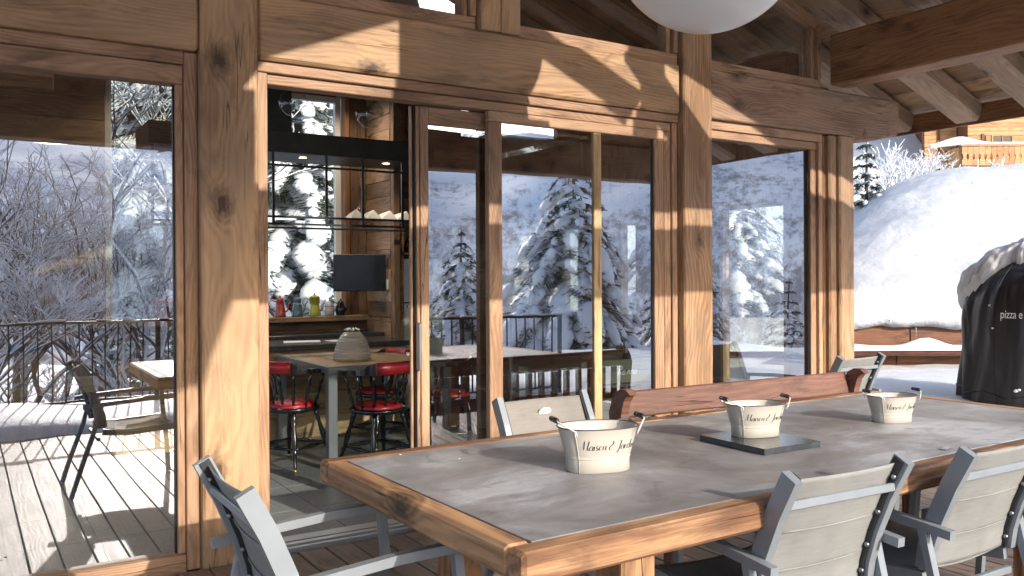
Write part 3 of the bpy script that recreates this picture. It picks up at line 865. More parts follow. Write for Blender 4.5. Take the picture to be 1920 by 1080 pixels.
# ================================================================== SLING ARMCHAIRS
def make_chair(label, fab):
    t_ = thing('sling_armchair', (0, 0, 0), label, 'chair', 'grey aluminium sling armchairs round the outdoor table')
    W = 0.235
    prof = [(-0.295, 0.835), (-0.235, 0.72), (-0.185, 0.60), (-0.155, 0.50), (-0.145, 0.43)]
    seat = [(-0.145, 0.40), (0.0, 0.385), (0.16, 0.395), (0.30, 0.405)]
    for s in (-1, 1):
        m = MB(); m.bar([(s*W, y, z) for y, z in prof], 0.030, 0.054, (1, 0, 0))
        o = m.obj('back_upright', 'alu', t_)
        m = MB(); m.bar([(s*(W-0.018), y+0.004, z) for y, z in prof[:]], 0.010, 0.032, (1, 0, 0))
        m.obj('sling_channel', 'alu_dark', t_)
        for k in range(4):
            u = 0.12+0.25*k
            i = min(3, int(u*4)); f = u*4-i
            y = prof[i][0]*(1-f)+prof[i+1][0]*f; z = prof[i][1]*(1-f)+prof[i+1][1]*f
            MB().turned((s*(W-0.022), y-0.008, z), (s*(W-0.030), y-0.012, z), [(0, 0.008), (0.6, 0.008), (1, 0.004)], 8).obj('bolt', 'steel', t_)
        m = MB(); m.bar([(s*W, y, z) for y, z in seat], 0.026, 0.040, (1, 0, 0))
        m.obj('seat_rail', 'alu', t_)
        # arm loop: arm, front leg; rear leg
        X = s*(W+0.032)
        m = MB(); m.bar([(X, -0.26, 0.57), (X, -0.15, 0.58), (X, 0.12, 0.60), (X, 0.325, 0.603)], 0.030, 0.028, (1, 0, 0))
        m.obj('arm', 'alu', t_)
        m = MB(); m.bar([(X, 0.305, 0.588), (X, 0.33, 0.30), (X, 0.35, 0.004)], 0.030, 0.028, (1, 0, 0))
        m.obj('leg', 'alu', t_)
        m = MB(); m.bar([(X, -0.16, 0.567), (X, -0.20, 0.40), (X, -0.335, 0.004)], 0.028, 0.026, (1, 0, 0))
        m.obj('leg', 'alu', t_)
    MB().bbox(-W+0.013, W-0.013, -0.275, -0.262, 0.735, 0.760, 0.003).obj('cross_bar', 'alu', t_)
    MB().bbox(-W+0.013, W-0.013, 0.285, 0.305, 0.375, 0.40, 0.003).obj('cross_bar', 'alu', t_)
    MB().bbox(-W+0.013, W-0.013, -0.175, -0.155, 0.34, 0.365, 0.003).obj('cross_bar', 'alu', t_)
    # sling back and seat: curved sheets with real thickness
    def sheet(pr, name, sag, cb):
        m = MB(); n = 10; q = []
        P_ = []
        for i in range(len(pr)-1):
            for k in range(6):
                f = k/6; P_.append((pr[i][0]*(1-f)+pr[i+1][0]*f, pr[i][1]*(1-f)+pr[i+1][1]*f))
        P_.append(pr[-1])
        for side in (0, 1):
            base = len(m.v)
            for (y, z) in P_:
                for i in range(n+1):
                    u = i/n; x = -(W-0.02)+2*(W-0.02)*u
                    sg = sag*sin(pi*u)
                    yy, zz = (y-sg if cb else y), (z if cb else z-sg)
                    if side: yy, zz = (yy-0.004 if cb else yy), (zz if cb else zz-0.004)
                    m.v.append((x, yy, zz))
            for j in range(len(P_)-1):
                for i in range(n):
                    a = base+j*(n+1)+i
                    m.f.append((a, a+1, a+n+2, a+n+1)); m.sm.append(True)
        k = len(P_)*(n+1)
        for i in range(n):
            m.f.append((i, i+1, i+1+k, i+k)); m.sm.append(False)
            e = (len(P_)-1)*(n+1); m.f.append((e+i, e+i+1, e+i+1+k, e+i+k)); m.sm.append(False)
        return m.obj(name, fab, t_)
    bp = [(y+0.006, z) for y, z in [(-0.282, 0.822)]+prof[1:]]
    sheet(bp, 'back_sling', 0.016, True)
    sheet([(-0.13, 0.425), (0.0, 0.398), (0.15, 0.405), (0.30, 0.424)], 'seat_sling', 0.015, False)
    # welted seams of the padded back
    for z, y in ((0.655, -0.208), (0.53, -0.165)):
        m = MB(); m.tube([(-(W-0.045)+2*(W-0.045)*i/8, y+0.0045-0.022*sin(pi*(0.1+0.8*i/8)), z) for i in range(9)], 0.0035, 5)
        m.obj('seam', fab, t_)
    return t_
ch = make_chair('nearest grey sling armchair, its back to the viewer, closest to the table corner', 'sling')
ch.location = (2.15, 1.855, 0); ch.rotation_euler = (0, 0, radians(-3))
dup(ch, (2.87, 1.79, 0), radians(-1), 'second grey sling armchair seen from behind, right of the nearest one')
dup(ch, (3.56, 1.79, 0), radians(0), 'third grey sling armchair, only its left edge inside the right border')
dup(ch, (5.18, 4.00, 0), radians(2), 'grey sling armchair beyond the bench, in front of the split corner post')
c4_ = make_chair('taupe sling armchair with an oval white badge, facing the viewer across the table', 'sling_warm')
c4_.location = (2.26, 3.02, 0); c4_.rotation_euler = (0, 0, radians(180))
m = MB(); n = 20
yb = -0.2565
m.add([(0.055*cos(2*pi*i/n)*0.62, 0, 0.055*sin(2*pi*i/n)*0.42) for i in range(n)]+[(0.055*cos(2*pi*i/n)*0.62, -0.002, 0.055*sin(2*pi*i/n)*0.42) for i in range(n)],
      [tuple(range(n)), tuple(range(n, 2*n))]+[(i, (i+1) % n, (i+1) % n+n, i+n) for i in range(n)])
bd = m.obj('badge', 'white', c4_, (0.00, -0.2560, 0.765)); bd.rotation_euler = (radians(-27), 0, 0)
m = MB()
for i in range(6):
    x0 = 0.022-0.0075*i
    m.box(x0-0.0045, x0-0.003, 0.0012, 0.002, -0.005, 0.005).box(x0-0.003, x0, 0.0012, 0.002, 0.003 if i % 2 else -0.005, 0.005 if i % 2 else -0.003)
m.obj('badge_print', plain('pale_blue_print', (0.25, 0.32, 0.42), 0.5), bd)
c5 = dup(ch, (0.90, 2.47, 0), radians(-90), 'grey sling armchair side-on at the left end of the table')

# ================================================================== BENCH
bn = thing('garden_bench', (3.66, 3.2, 0), 'long reddish-brown wooden bench with scrolled back ends behind the table', 'bench')
piece('back_board', 'bench', (-0.86, 0.165, 0.735), (0.86, 0.165, 0.735), 0.028, 0.135, bn, (0, 0.22, 1), 0.008)
for k in range(14):
    boxp('back_slat', 'bench', -0.82+0.12*k, -0.765+0.12*k, 0.13, 0.15, 0.42, 0.664, bn, 0.003)
piece('back_rail', 'bench', (-0.86, 0.12, 0.42), (0.86, 0.12, 0.42), 0.03, 0.06, bn)
for s in (-1, 1):
    m = MB()
    pr_ = [(0.06, 0.0), (0.12, 0.0), (0.15, 0.42), (0.185, 0.66), (0.195, 0.735)]
    pr_ = [(0.10, 0.40), (0.115, 0.60), (0.105, 0.70), (0.085, 0.765), (0.06, 0.795), (0.035, 0.802), (0.065, 0.825), (0.11, 0.826), (0.15, 0.805), (0.18, 0.765), (0.205, 0.70), (0.19, 0.58), (0.17, 0.40), (0.19, 0.0), (0.13, 0.0)]
    xx = s*0.885
    m.prism([(a, b) for a, b in pr_], xx-0.024, xx+0.024, 'yz')
    m.obj('back_post', 'bench', bn)
    boxp('leg', 'bench', xx-0.03, xx+0.03, -0.27, -0.21, 0, 0.40, bn)
    boxp('seat_bearer', 'bench', xx-0.03, xx+0.03, -0.27, 0.17, 0.355, 0.399, bn)
for k in range(4):
    boxp('seat_slat', 'bench', -0.90, 0.90, -0.27+0.10*k, -0.185+0.10*k, 0.401, 0.425, bn, 0.003)
bn.rotation_euler = (0, 0, radians(-1.5))

# ================================================================== ENAMEL TUBS
NS = 2.4
def sup(a, b, th):
    c_, s_ = cos(th), sin(th)
    return (a*math.copysign(abs(c_)**(2/NS), c_), b*math.copysign(abs(s_)**(2/NS), s_))
def ab(h):        # half-axes at height h (0..0.15)
    f = max(0, (h-0.046)/0.104)
    return 0.1165+0.0280*f**0.9+0.0035*(f > 0.97), 0.0770+0.0250*f**0.9+0.003*(f > 0.97)
# single-stroke script letters, unit height ~1 for capitals
SCR = {
 'M': ([[(-.02, .0), (.06, .3), (.16, .98), (.20, .98), (.36, .18), (.40, .18), (.66, .98), (.70, .98), (.72, .3), (.80, .02), (.90, .12)]], .92),
 'a': ([[(.40, .40), (.24, .48), (.07, .34), (.05, .10), (.18, .0), (.36, .16), (.41, .46), (.40, .10), (.46, .0), (.54, .08)]], .54),
 'i': ([[(.03, .44), (.05, .10), (.11, .0), (.20, .08)], [(.05, .66), (.08, .72)]], .22),
 's': ([[(.30, .40), (.18, .48), (.07, .38), (.12, .26), (.27, .20), (.29, .07), (.16, -.01), (.02, .06)]], .38),
 'o': ([[(.22, .47), (.06, .34), (.06, .10), (.20, .0), (.37, .12), (.38, .36), (.24, .47)]], .48),
 'n': ([[(.03, .45), (.05, .02)], [(.05, .26), (.18, .45), (.33, .44), (.36, .30), (.36, .08), (.42, .0), (.50, .06)]], .52),
 '&': ([[(.62, .0), (.30, .50), (.18, .78), (.28, .98), (.42, .84), (.34, .60), (.10, .38), (.06, .12), (.22, -.02), (.44, .10), (.58, .40)]], .72),
 'J': ([[(.22, .94), (.60, 1.0)], [(.44, .98), (.40, .30), (.28, -.24), (.08, -.34), (.02, -.18), (.14, -.04)]], .56),
 'r': ([[(.03, .45), (.05, .02)], [(.05, .24), (.16, .42), (.30, .44)]], .34),
 'd': ([[(.36, .40), (.22, .47), (.06, .34), (.06, .10), (.18, .0), (.34, .14), (.44, 1.0), (.38, .12), (.44, .0), (.52, .08)]], .54),
 'R': ([[(.1, 0), (.2, .95), (.5, .98), (.55, .7), (.22, .5), (.6, 0)]], .7),
 ' ': ([], .26)}
def script(text, h, wd):
    """list of strokes (lists of (u, v)) smoothed, h = cap height"""
    out = []; x = 0
    for ch_ in text:
        st, adv = SCR[ch_]
        for s_ in st:
            P_ = [(x+p[0]+p[1]*0.22, p[1]) for p in s_]
            q = []
            for i in range(len(P_)-1):
                p0 = P_[max(0, i-1)]; p1 = P_[i]; p2 = P_[i+1]; p3 = P_[min(len(P_)-1, i+2)]
                for k in range(4):
                    t_ = k/4
                    q.append(tuple(0.5*((2*p1[j])+(-p0[j]+p2[j])*t_+(2*p0[j]-5*p1[j]+4*p2[j]-p3[j])*t_*t_+(-p0[j]+3*p1[j]-3*p2[j]+p3[j])*t_**3) for j in (0, 1)))
            q.append(P_[-1]); out.append(q)
        x += adv
    return [[(u*h, v*h) for u, v in q] for q in out], x*h

def make_tub(label):
    t_ = thing('enamel_tub', (0, 0, 0), label, 'tub', 'cream enamel tubs on the outdoor table')
    m = MB(); n = 64
    hs = [0, 0.002, 0.043, 0.045, 0.048, 0.051, 0.06, 0.08, 0.10, 0.12, 0.14, 0.148, 0.150]
    rows = []
    for h in hs:
        a, b = ab(h)
        if h == 0: a -= 0.003; b -= 0.003
        if h == 0.048: a += 0.0028; b += 0.0028
        rows.append([(*sup(a, b, 2*pi*i/n), h) for i in range(n)])
    for h in reversed([0.03, 0.05, 0.08, 0.11, 0.14, 0.149]):
        a, b = ab(h); rows.append([(*sup(a-0.003, b-0.003, 2*pi*i/n), h) for i in range(n)])
    for r_ in rows: m.v += r_
    for j in range(len(rows)-1):
        for i in range(n):
            m.f.append((j*n+i, j*n+(i+1) % n, (j+1)*n+(i+1) % n, (j+1)*n+i)); m.sm.append(True)
    m.f.append(tuple(reversed(range(n)))); m.sm.append(False)
    m.f.append(tuple(range((len(rows)-1)*n, len(rows)*n))); m.sm.append(False)
    m.obj('body', 'enamel', t_)
    m = MB(); a, b = ab(0.15)
    m.tube([(*sup(a-0.001, b-0.001, 2*pi*i/n), 0.150) for i in range(n+1)], 0.0024, 6, cap=False)
    m.obj('rolled_rim', 'rim', t_)
    m = MB()
    # vertical side seam
    for th in (radians(222),):
        pts = [(*sup(ab(h)[0]+0.001, ab(h)[1]+0.001, th), h) for h in (0.0, 0.044, 0.06, 0.10, 0.147)]
        m.tube(pts, 0.0018, 5)
    m.obj('seam', 'enamel', t_)
    for s in (-1, 1):
        hd_ = MB()
        gx, gz = s*0.164, 0.176
        p0 = Vector((s*0.112, -0.092, 0.128)); p1 = Vector((s*0.112, 0.092, 0.128))
        q0 = Vector((gx, -0.036, gz)); q1 = Vector((gx, 0.036, gz))
        hd_.tube([p0, p0+Vector((s*0.006, -0.006, 0.018)), q0+Vector((0, -0.006, -0.004)), q0+Vector((0, 0.004, 0)), q1-Vector((0, 0.004, 0)), q1+Vector((0, 0.006, -0.004)), p1+Vector((s*0.006, 0.006, 0.018)), p1], 0.0026, 6)
        w_ = hd_.obj('handle', 'wire', t_)
        MB().turned(q0, q1, [(0, 0.006), (.03, .0085), (.12, .0095), (.2, .0072), (.28, .0098), (.5, .0085), (.72, .0098), (.8, .0072), (.88, .0095), (.97, .0085), (1, 0.006)], 10).obj('grip', 'grip', w_)
    # lettering on the near face, wrapped on the surface
    st, L = script('Maison & Jardin', 0.030, 1)
    m = MB()
    def surf(u, v):
        h = 0.080+v
        a, b = ab(h)
        x = u
        y = -(b)*(max(0, 1-abs(x/a)**NS))**(1/NS)
        return Vector((x, y-0.0006, h))
    x0 = -L/2+0.012
    for q in st:
        pts = [surf(x0+u, v+0.0+0.12*(u-L/2)*0.0) for u, v in q]
        wv = []
        for i, p in enumerate(pts):
            d = (pts[min(i+1, len(pts)-1)]-pts[max(i-1, 0)]).normalized()
            sd = Vector((-d.z, 0, d.x)) if abs(d.x)+abs(d.z) > 0 else Vector((1, 0, 0))
            hw = 0.00095+0.0008*abs(d.z)
            wv += [p+sd*hw*0.5+Vector((hw*.6, 0, 0)), p-sd*hw*0.5-Vector((hw*.6, 0, 0))]
        base = len(m.v); m.v += [tuple(v) for v in wv]
        for i in range(len(pts)-1):
            m.f.append((base+2*i, base+2*i+1, base+2*i+3, base+2*i+2)); m.sm.append(False)
    m.obj('lettering', 'ink', t_, fix=False)
    return t_
tub = make_tub('largest cream enamel tub, nearest on the table, lettered Maison & Jardin')
tub.location = (1.765, 2.255, 0.7487); tub.rotation_euler = (0, 0, radians(-16)); tub.scale = (0.92, 0.92, 0.97)
bo = MB().bbox(-0.145, 0.145, -0.165, 0.165, 0, 0.0225, 0.0015).obj('slate_board', 'worktop', None, (2.535, 2.255, 0.7488))
bo.rotation_euler = (0, 0, radians(-2)); tag(bo, 'flat dark slate board on the table under the middle tub', 'board')
dup(tub, (2.565, 2.30, 0.7717), radians(-18), 'middle cream enamel tub standing on the slate board', scale=(0.80, 0.80, 0.83))
dup(tub, (3.405, 2.285, 0.7487), radians(-20), 'smallest and farthest cream enamel tub on the table', scale=(0.74, 0.74, 0.77))
ds = MB().bbox(-0.03, 0.03, -0.012, 0.012, 0, 0.004, 0.001).obj('bottle_opener', 'steel', None, (3.02, 1.81, 0.7488)); ds.rotation_euler = (0, 0, 0.2)
tag(ds, 'small metal bottle opener lying near the table edge', 'opener')

# ================================================================== GLOBE LAMPS
def globe(loc, r, label):
    t_ = thing('globe_lamp', loc, label, 'lamp', 'white globe lamps hung above the terrace')
    prof_ = [(r*cos(radians(a)), r*sin(radians(a))) for a in range(-90, 84, 4)]
    prof_[0] = (0.001, -r)
    MB().lathe(prof_, 64).obj('shade', 'globe', t_)
    MB().lathe([(r*1.001, -0.006), (r*1.004, 0), (r*1.001, 0.006)], 64).obj('joint_ring', 'white', t_)
    MB().lathe([(0.05, r*0.985), (0.06, r*1.0), (0.05, r*1.05), (0.01, r*1.06)], 16).obj('cap', 'steel', t_)
    MB().tube([(0, 0, r*1.05), (0, 0, max(r*1.3, zu(loc[0])-loc[2]))], 0.004, 6).obj('cord', 'rail', t_)
    return t_
globe((2.765, 2.735, 2.885), 0.425, 'big white globe lamp cut by the top of the picture')
globe((2.98, 1.95, 3.62), 0.40, 'second white globe lamp hung higher, above the picture')

# ================================================================== COVERED PIZZA OVEN
cv = thing('covered_oven', (8.235, 3.985, -0.24), 'pizza oven under a snow-capped black vinyl cover at the right edge', 'oven cover', None, 0)
vdir = atan2(-3.42, -6.93)       # towards the viewer
def coverp(th, h):
    """h 0..1 ; returns point on the draped cover"""
    zt = 1.60
    if h < 0.62: rr, z = 0.58+0.02*(1-h/0.62), h/0.62*1.02
    else:
        q = (h-0.62)/0.38*pi/2
        rr, z = 0.58*cos(q), 1.02+0.55*sin(q)
    f = smooth(1.45, 0.3, z)
    fold = 0.020*sin(th*9+2*sin(th*3)+z*3.0)*f+0.010*sin(th*17-z*7+1)*f+0.03*mn.noise(Vector((cos(th)*4, sin(th)*4, z*1.5)))
    rr = rr+fold*(rr/0.6)
    return (rr*cos(th)*1.0, rr*sin(th)*1.0, z)
m = MB(); nt_, nh = 160, 44
for j in range(nh+1):
    for i in range(nt_): m.v.append(coverp(2*pi*i/nt_, j/nh*0.995))
for j in range(nh):
    for i in range(nt_):
        m.f.append((j*nt_+i, j*nt_+(i+1) % nt_, (j+1)*nt_+(i+1) % nt_, (j+1)*nt_+i)); m.sm.append(True)
m.f.append(tuple(range(nh*nt_, (nh+1)*nt_))); m.sm.append(True)
m.obj('cover', 'vinyl', cv)
m = MB()
m.tube([Vector(coverp(vdir-0.62, h_/40))*1.003 for h_ in range(0, 36)], 0.003, 6); m.obj('seam', 'vinyl', cv)
m = MB()
m.tube([Vector(coverp(2*pi*i/60, 0.30))*1.0+Vector((0, 0, 0.02*sin(i))) for i in range(61)], 0.006, 6); m.obj('drawcord', 'vinyl', cv)
# snow cap with ragged lower edge
m = MB(); nt_, nh = 220, 30
for j in range(nh+1):
    for i in range(nt_):
        th = 2*pi*i/nt_
        da = (th-vdir+pi) % (2*pi)-pi
        lo = 0.855-0.19*smooth(0.6, 1.5, abs(da))
        lo += 0.035*mn.noise(Vector((th*5, 0, 0)))+0.028*mn.noise(Vector((th*22, 1, 0)))+0.012*mn.noise(Vector((th*60, 1, 0)))
        h = lo+(0.9985-lo)*j/nh
        x, y, z = coverp(th, h)
        tk = 0.085*min(1, (j/nh*4.0))**0.5+0.030*mn.noise(Vector((x*7, y*7, z*7)))+0.016*mn.noise(Vector((x*24, y*24, z*24)))
        if j == 0: tk = -0.01
        n_ = Vector((x, y, max(0.0, (z-0.95))*1.0)).normalized()
        m.v.append((x+n_.x*tk, y+n_.y*tk, z+(n_.z+0.25)*tk))
for j in range(nh):
    for i in range(nt_):
        m.f.append((j*nt_+i, j*nt_+(i+1) % nt_, (j+1)*nt_+(i+1) % nt_, (j+1)*nt_+i)); m.sm.append(True)
m.f.append(tuple(range(nh*nt_, (nh+1)*nt_))); m.sm.append(True)
m.obj('snow_cap', 'snow', cv)
def blob(m, c, r, sq=(1, 1, 1), seed=0, sub=2):
    bm = bmesh.new(); bmesh.ops.create_icosphere(bm, subdivisions=sub, radius=1)
    o_ = len(m.v)
    for v in bm.verts:
        d = 1+0.30*mn.noise(v.co*1.7+Vector((seed*3.1, seed*1.7, seed)))+0.16*mn.noise(v.co*4.3+Vector((seed, seed*2.7, 3)))
        m.v.append((c[0]+v.co.x*d*r*sq[0], c[1]+v.co.y*d*r*sq[1], c[2]+v.co.z*d*r*sq[2]))
    bm.verts.index_update()
    for f in bm.faces:
        m.f.append(tuple(v.index+o_ for v in f.verts)); m.sm.append(True)
    bm.free()
m = MB()
for k, (da, h, r) in enumerate(((0.10, 0.80, 0.04), (0.22, 0.775, 0.028), (0.05, 0.745, 0.034), (0.20, 0.72, 0.018), (-0.02, 0.70, 0.022), (0.62, 0.60, 0.010), (0.70, 0.68, 0.012), (0.33, 0.33, 0.016), (0.30, 0.335, 0.012), (0.12, 0.83, 0.03))):
    x, y, z = coverp(vdir-da, h); blob(m, (x, y, z), r, (1, 1, 0.7), k)
tag(m.obj('snow_crumbs', 'snow', cv), kind='stuff')
# printed words, wrapped on the cover
fc = bpy.data.curves.new('t', 'FONT'); fc.body = 'pizza e b'; fc.size = 0.062; fc.space_character = 0.95
fo = bpy.data.objects.new('t', fc)
dg = bpy.context.evaluated_depsgraph_get()
me = bpy.data.meshes.new_from_object(fo)
bm = bmesh.new(); bm.from_mesh(me)
bmesh.ops.subdivide_edges(bm, edges=[e for e in bm.edges if e.calc_length() > 0.02], cuts=3)
for v in bm.verts:
    th = vdir-0.60+(v.co.x-0.0)/0.6          # grows to the viewer's right
    th = vdir+(-0.515)+v.co.x/0.62
    x, y, z = coverp(th, 0.64+v.co.y*0.62/1.02)
    r_ = sqrt(x*x+y*y); v.co = Vector((x*(r_+0.010)/r_, y*(r_+0.010)/r_, z))
bm.to_mesh(me); bm.free(); me.materials.append(MAT['white'])
me.name = 'printed_words'
link('printed_words', me, cv); cv.scale = (1.177,)*3; bpy.data.objects.remove(fo)

rnd = random.Random(11)
m = MB()
for k in range(14):
    x = rnd.uniform(1.2, 4.1); y = rnd.uniform(1.8, 2.85)
    blob(m, (x, y, 0.7495), rnd.uniform(.0015, .0042), (1.3, 1, .4), k, 1)
tag(m.obj('table_crumbs', 'snow', None, fix=False), kind='stuff')
m = MB()
for k in range(110):
    blob(m, (rnd.uniform(-1, 4.5), rnd.uniform(0.3, 4.2), 0.001), rnd.uniform(.002, .008), (1.3, 1, .4), k, 1)
tag(m.obj('deck_snow_flecks', 'snow', None, fix=False), kind='stuff')

# ================================================================== KITCHEN
YI = 7.2
ki = thing('kitchen_island', (0, 0, 0), 'pale plank kitchen island with a dark stone worktop behind the inner table', 'kitchen island')
MB().bbox(0.93, 3.48, YI-0.03, YI+0.62, 0.775, 0.82, 0.004).obj('worktop', 'worktop', ki)
z = 0.02
for h in (0.19, 0.2, 0.18, 0.17):
    boxp('plank', 'inner_pale', 0.98, 3.44, YI, YI+0.02, z, z+h-0.005, ki, 0.003); z += h
MB().box(0.99, 3.43, YI+0.022, YI+0.6, 0.0, 0.774).obj('carcass', 'inner', ki)
for x0 in (1.5, 2.36, 2.90):
    boxp('drawer_front', 'inner_pale', x0, x0+0.50, YI-0.018, YI-0.002, 0.60, 0.73, ki, 0.004)
    MB().bbox(x0+0.2, x0+0.3, YI-0.028, YI-0.019, 0.69, 0.70, 0.002).obj('pull', 'blacksteel', ki)
rebase(ki, (2.2, YI+0.3, 0))
kc = thing('kitchen_counter', (0, 0, 0), 'dark topped counter along the wall below the kitchen window', 'counter')
MB().bbox(-1.0, 3.62, 8.12, 8.59, 0.80, 0.84, 0.003).obj('worktop', 'worktop', kc)
MB().box(-1.0, 3.62, 8.16, 8.59, 0.0, 0.799).obj('cabinet', 'inner', kc)
for i in range(8): boxp('cabinet_door', 'inner', -0.95+0.57*i, -0.41+0.57*i, 8.135, 8.155, 0.05, 0.77, kc, 0.004)
rebase(kc, (1.3, 8.35, 0))
mg = MB(); mg.bbox(-0.16, 0.16, -0.1, 0.1, 0, 0.006, 0.001); o = mg.obj('magazine', 'paper', None, (2.93, 7.42, 0.821)); o.rotation_euler = (0, 0, 0.15)
tag(o, 'white magazine lying on the island worktop', 'magazine', 'papers on the island worktop')
o2 = o.copy(); COL.objects.link(o2); o2.location = (2.55, 7.50, 0.821); o2.rotation_euler = (0, 0, -0.3); o2['label'] = 'white magazine behind the glass cloche on the worktop'

# hood with steel display frame
hd_ = thing('range_hood', (0, 0, 0), 'wide raw black steel hood hanging over the kitchen island', 'range hood')
MB().bbox(1.24, 3.75, 7.25, 7.85, 2.460, 2.64, 0.004).obj('canopy', 'blacksteel', hd_)
MB().bbox(1.95, 2.405, 7.30, 7.75, 2.645, 4.2, 0.004).obj('duct', 'blacksteel', hd_)
m = MB()
for z in (2.345, 1.905, 1.845):
    for y in ((7.26, 7.82) if z < 1.9 else (7.26,)):
        MB().box(1.26, 3.73, y, y+0.018, z, z+0.018).obj('shelf_rail', 'blacksteel', hd_)
for x in (1.26, 2.22, 2.69, 3.03, 3.42, 3.71):
    for y in (7.26,):
        MB().box(x, x+0.020, y+0.0005, y+0.0195, 1.84, 2.459).obj('hanger', 'blacksteel', hd_)
MB().box(1.28, 3.70, 7.28, 7.82, 1.925, 1.931).obj('glass_shelf', 'clear', hd_)
rebase(hd_, (2.2, 7.5, 1.84))
# cloths / glassware on the shelf
m = MB()
for i in range(5):
    x0 = 2.98+0.15*i
    m.add([(x0, 7.4, 1.932), (x0+0.16, 7.4, 1.932), (x0+0.07+0.02*i, 7.45, 2.02), (x0, 7.6, 1.932), (x0+0.16, 7.6, 1.932), (x0+0.05, 7.55, 1.99)], [(0, 1, 2), (3, 5, 4), (0, 2, 5, 3), (1, 4, 5, 2), (0, 3, 4, 1)])
tag(m.obj('folded_napkins', 'napkin'), 'peaked white napkins lined up on the hanging shelf', 'napkins')
bb = thing('glass_ball', (3.10, 7.42, 1.995), 'small clear glass ball on the hanging shelf beside the napkins', 'glass ball')
MB().lathe([(0.001, -0.06), (0.03, -0.052), (0.052, -0.03), (0.06, 0), (0.052, 0.03), (0.03, 0.052), (0.001, 0.06)], 20).obj('globe', 'clear', bb)
MB().lathe([(0.02, -0.063), (0.02, -0.058)], 12).obj('foot', 'steel', bb)

# pendant bulbs
def pendant(loc, label):
    t_ = thing('pendant_lamp', loc, label, 'pendant lamp', 'clear glass pendant lamps above the inner table')
    MB().lathe([(0.001, -0.10), (0.05, -0.087), (0.087, -0.05), (0.10, 0), (0.087, 0.05), (0.05, 0.087), (0.03, 0.11)], 24).obj('glass_globe', 'clear', t_)
    MB().lathe([(0.03, 0.10), (0.032, 0.16), (0.004, 0.17)], 14).obj('socket', 'brass', t_)
    MB().lathe([(0.001, -0.04), (0.022, -0.02), (0.026, 0.01), (0.012, 0.05), (0.012, 0.1)], 14).obj('bulb', 'clear', t_)
    MB().tube([(0, 0, 0.16), (0, 0, 1.2)], 0.003, 6).obj('cord', 'rail', t_)
pendant((2.44, 5.7, 2.545), 'clear glass pendant lamp just under the door head')
pendant((1.97, 5.95, 2.62), 'clear glass pendant lamp partly hidden behind the door head')

# inner dining table
kt = thing('inner_table', (0, 0, 0), 'grey metal and wood table inside the open door', 'table')
for i in range(8): boxp('top_board', 'inner_pale', 2.24+0.115*i, 2.35+0.115*i, 5.96, 7.10, 0.725, 0.748, kt, 0.002)
for b_ in ((2.20, 3.20, 5.91, 5.955), (2.20, 3.20, 7.105, 7.14), (2.20, 2.236, 5.956, 7.104), (3.165, 3.20, 5.956, 7.104)):
    MB().bbox(*b_, 0.70, 0.75, 0.002).obj('frame_rail', 'ktable', kt)
for (lx, ly) in ((2.203, 5.913), (3.13, 5.913), (2.203, 7.07), (3.13, 7.07)):
    MB().bbox(lx, lx+0.068, ly, ly+0.068, 0, 0.699, 0.003).obj('leg', 'ktable', kt)
rebase(kt, (2.7, 6.5, 0))
# ribbed glass cloche / vase
cl = thing('glass_cloche', (2.56, 6.35, 0.751), 'beehive-shaped ribbed glass cloche on the inner table', 'cloche')
prof_ = []
for i in range(60):
    u = i/59; rr = 0.142*(cos((u*0.92)*pi/2))**0.42
    prof_.append((rr*(1+0.022*sin(u*60)), 0.012+0.205*u))
t = NT('ribbed_amber_glass')
t.t.nodes.remove(t.b)
tr_ = t.n('BsdfTransparent', i_0=(0.97, 0.94, 0.90, 1)); gl_ = t.n('BsdfGlossy', i_0=(1, 1, 1, 1), i_Roughness=0.08); df_ = t.n('BsdfDiffuse', i_0=(0.88, 0.80, 0.69, 1))
a_ = t.n('MixShader', i_0=0.50, i_1=tr_.outputs[0], i_2=df_.outputs[0]); fr_ = t.n('LayerWeight', i_Blend=0.35)
b_ = t.n('MixShader', i_0=fr_.outputs[0], i_1=a_.outputs[0], i_2=gl_.outputs[0]); t.t.links.new(b_.outputs[0], t.out.inputs[0])
MAT['ribbed'] = t.m
MB().lathe(prof_, 40).obj('dome', 'ribbed', cl)
MB().lathe([(0.148, 0), (0.148, 0.012), (0.10, 0.013)], 32).obj('base_plate', 'inner_pale', cl)
m = MB()
for k in range(7):
    a = k*0.9; m.tube([(0, 0, 0.215), (0.03*cos(a), 0.03*sin(a), 0.245), (0.06*cos(a), 0.06*sin(a), 0.232)], 0.006, 5)
m.obj('ribbon_bow', 'paper', cl)

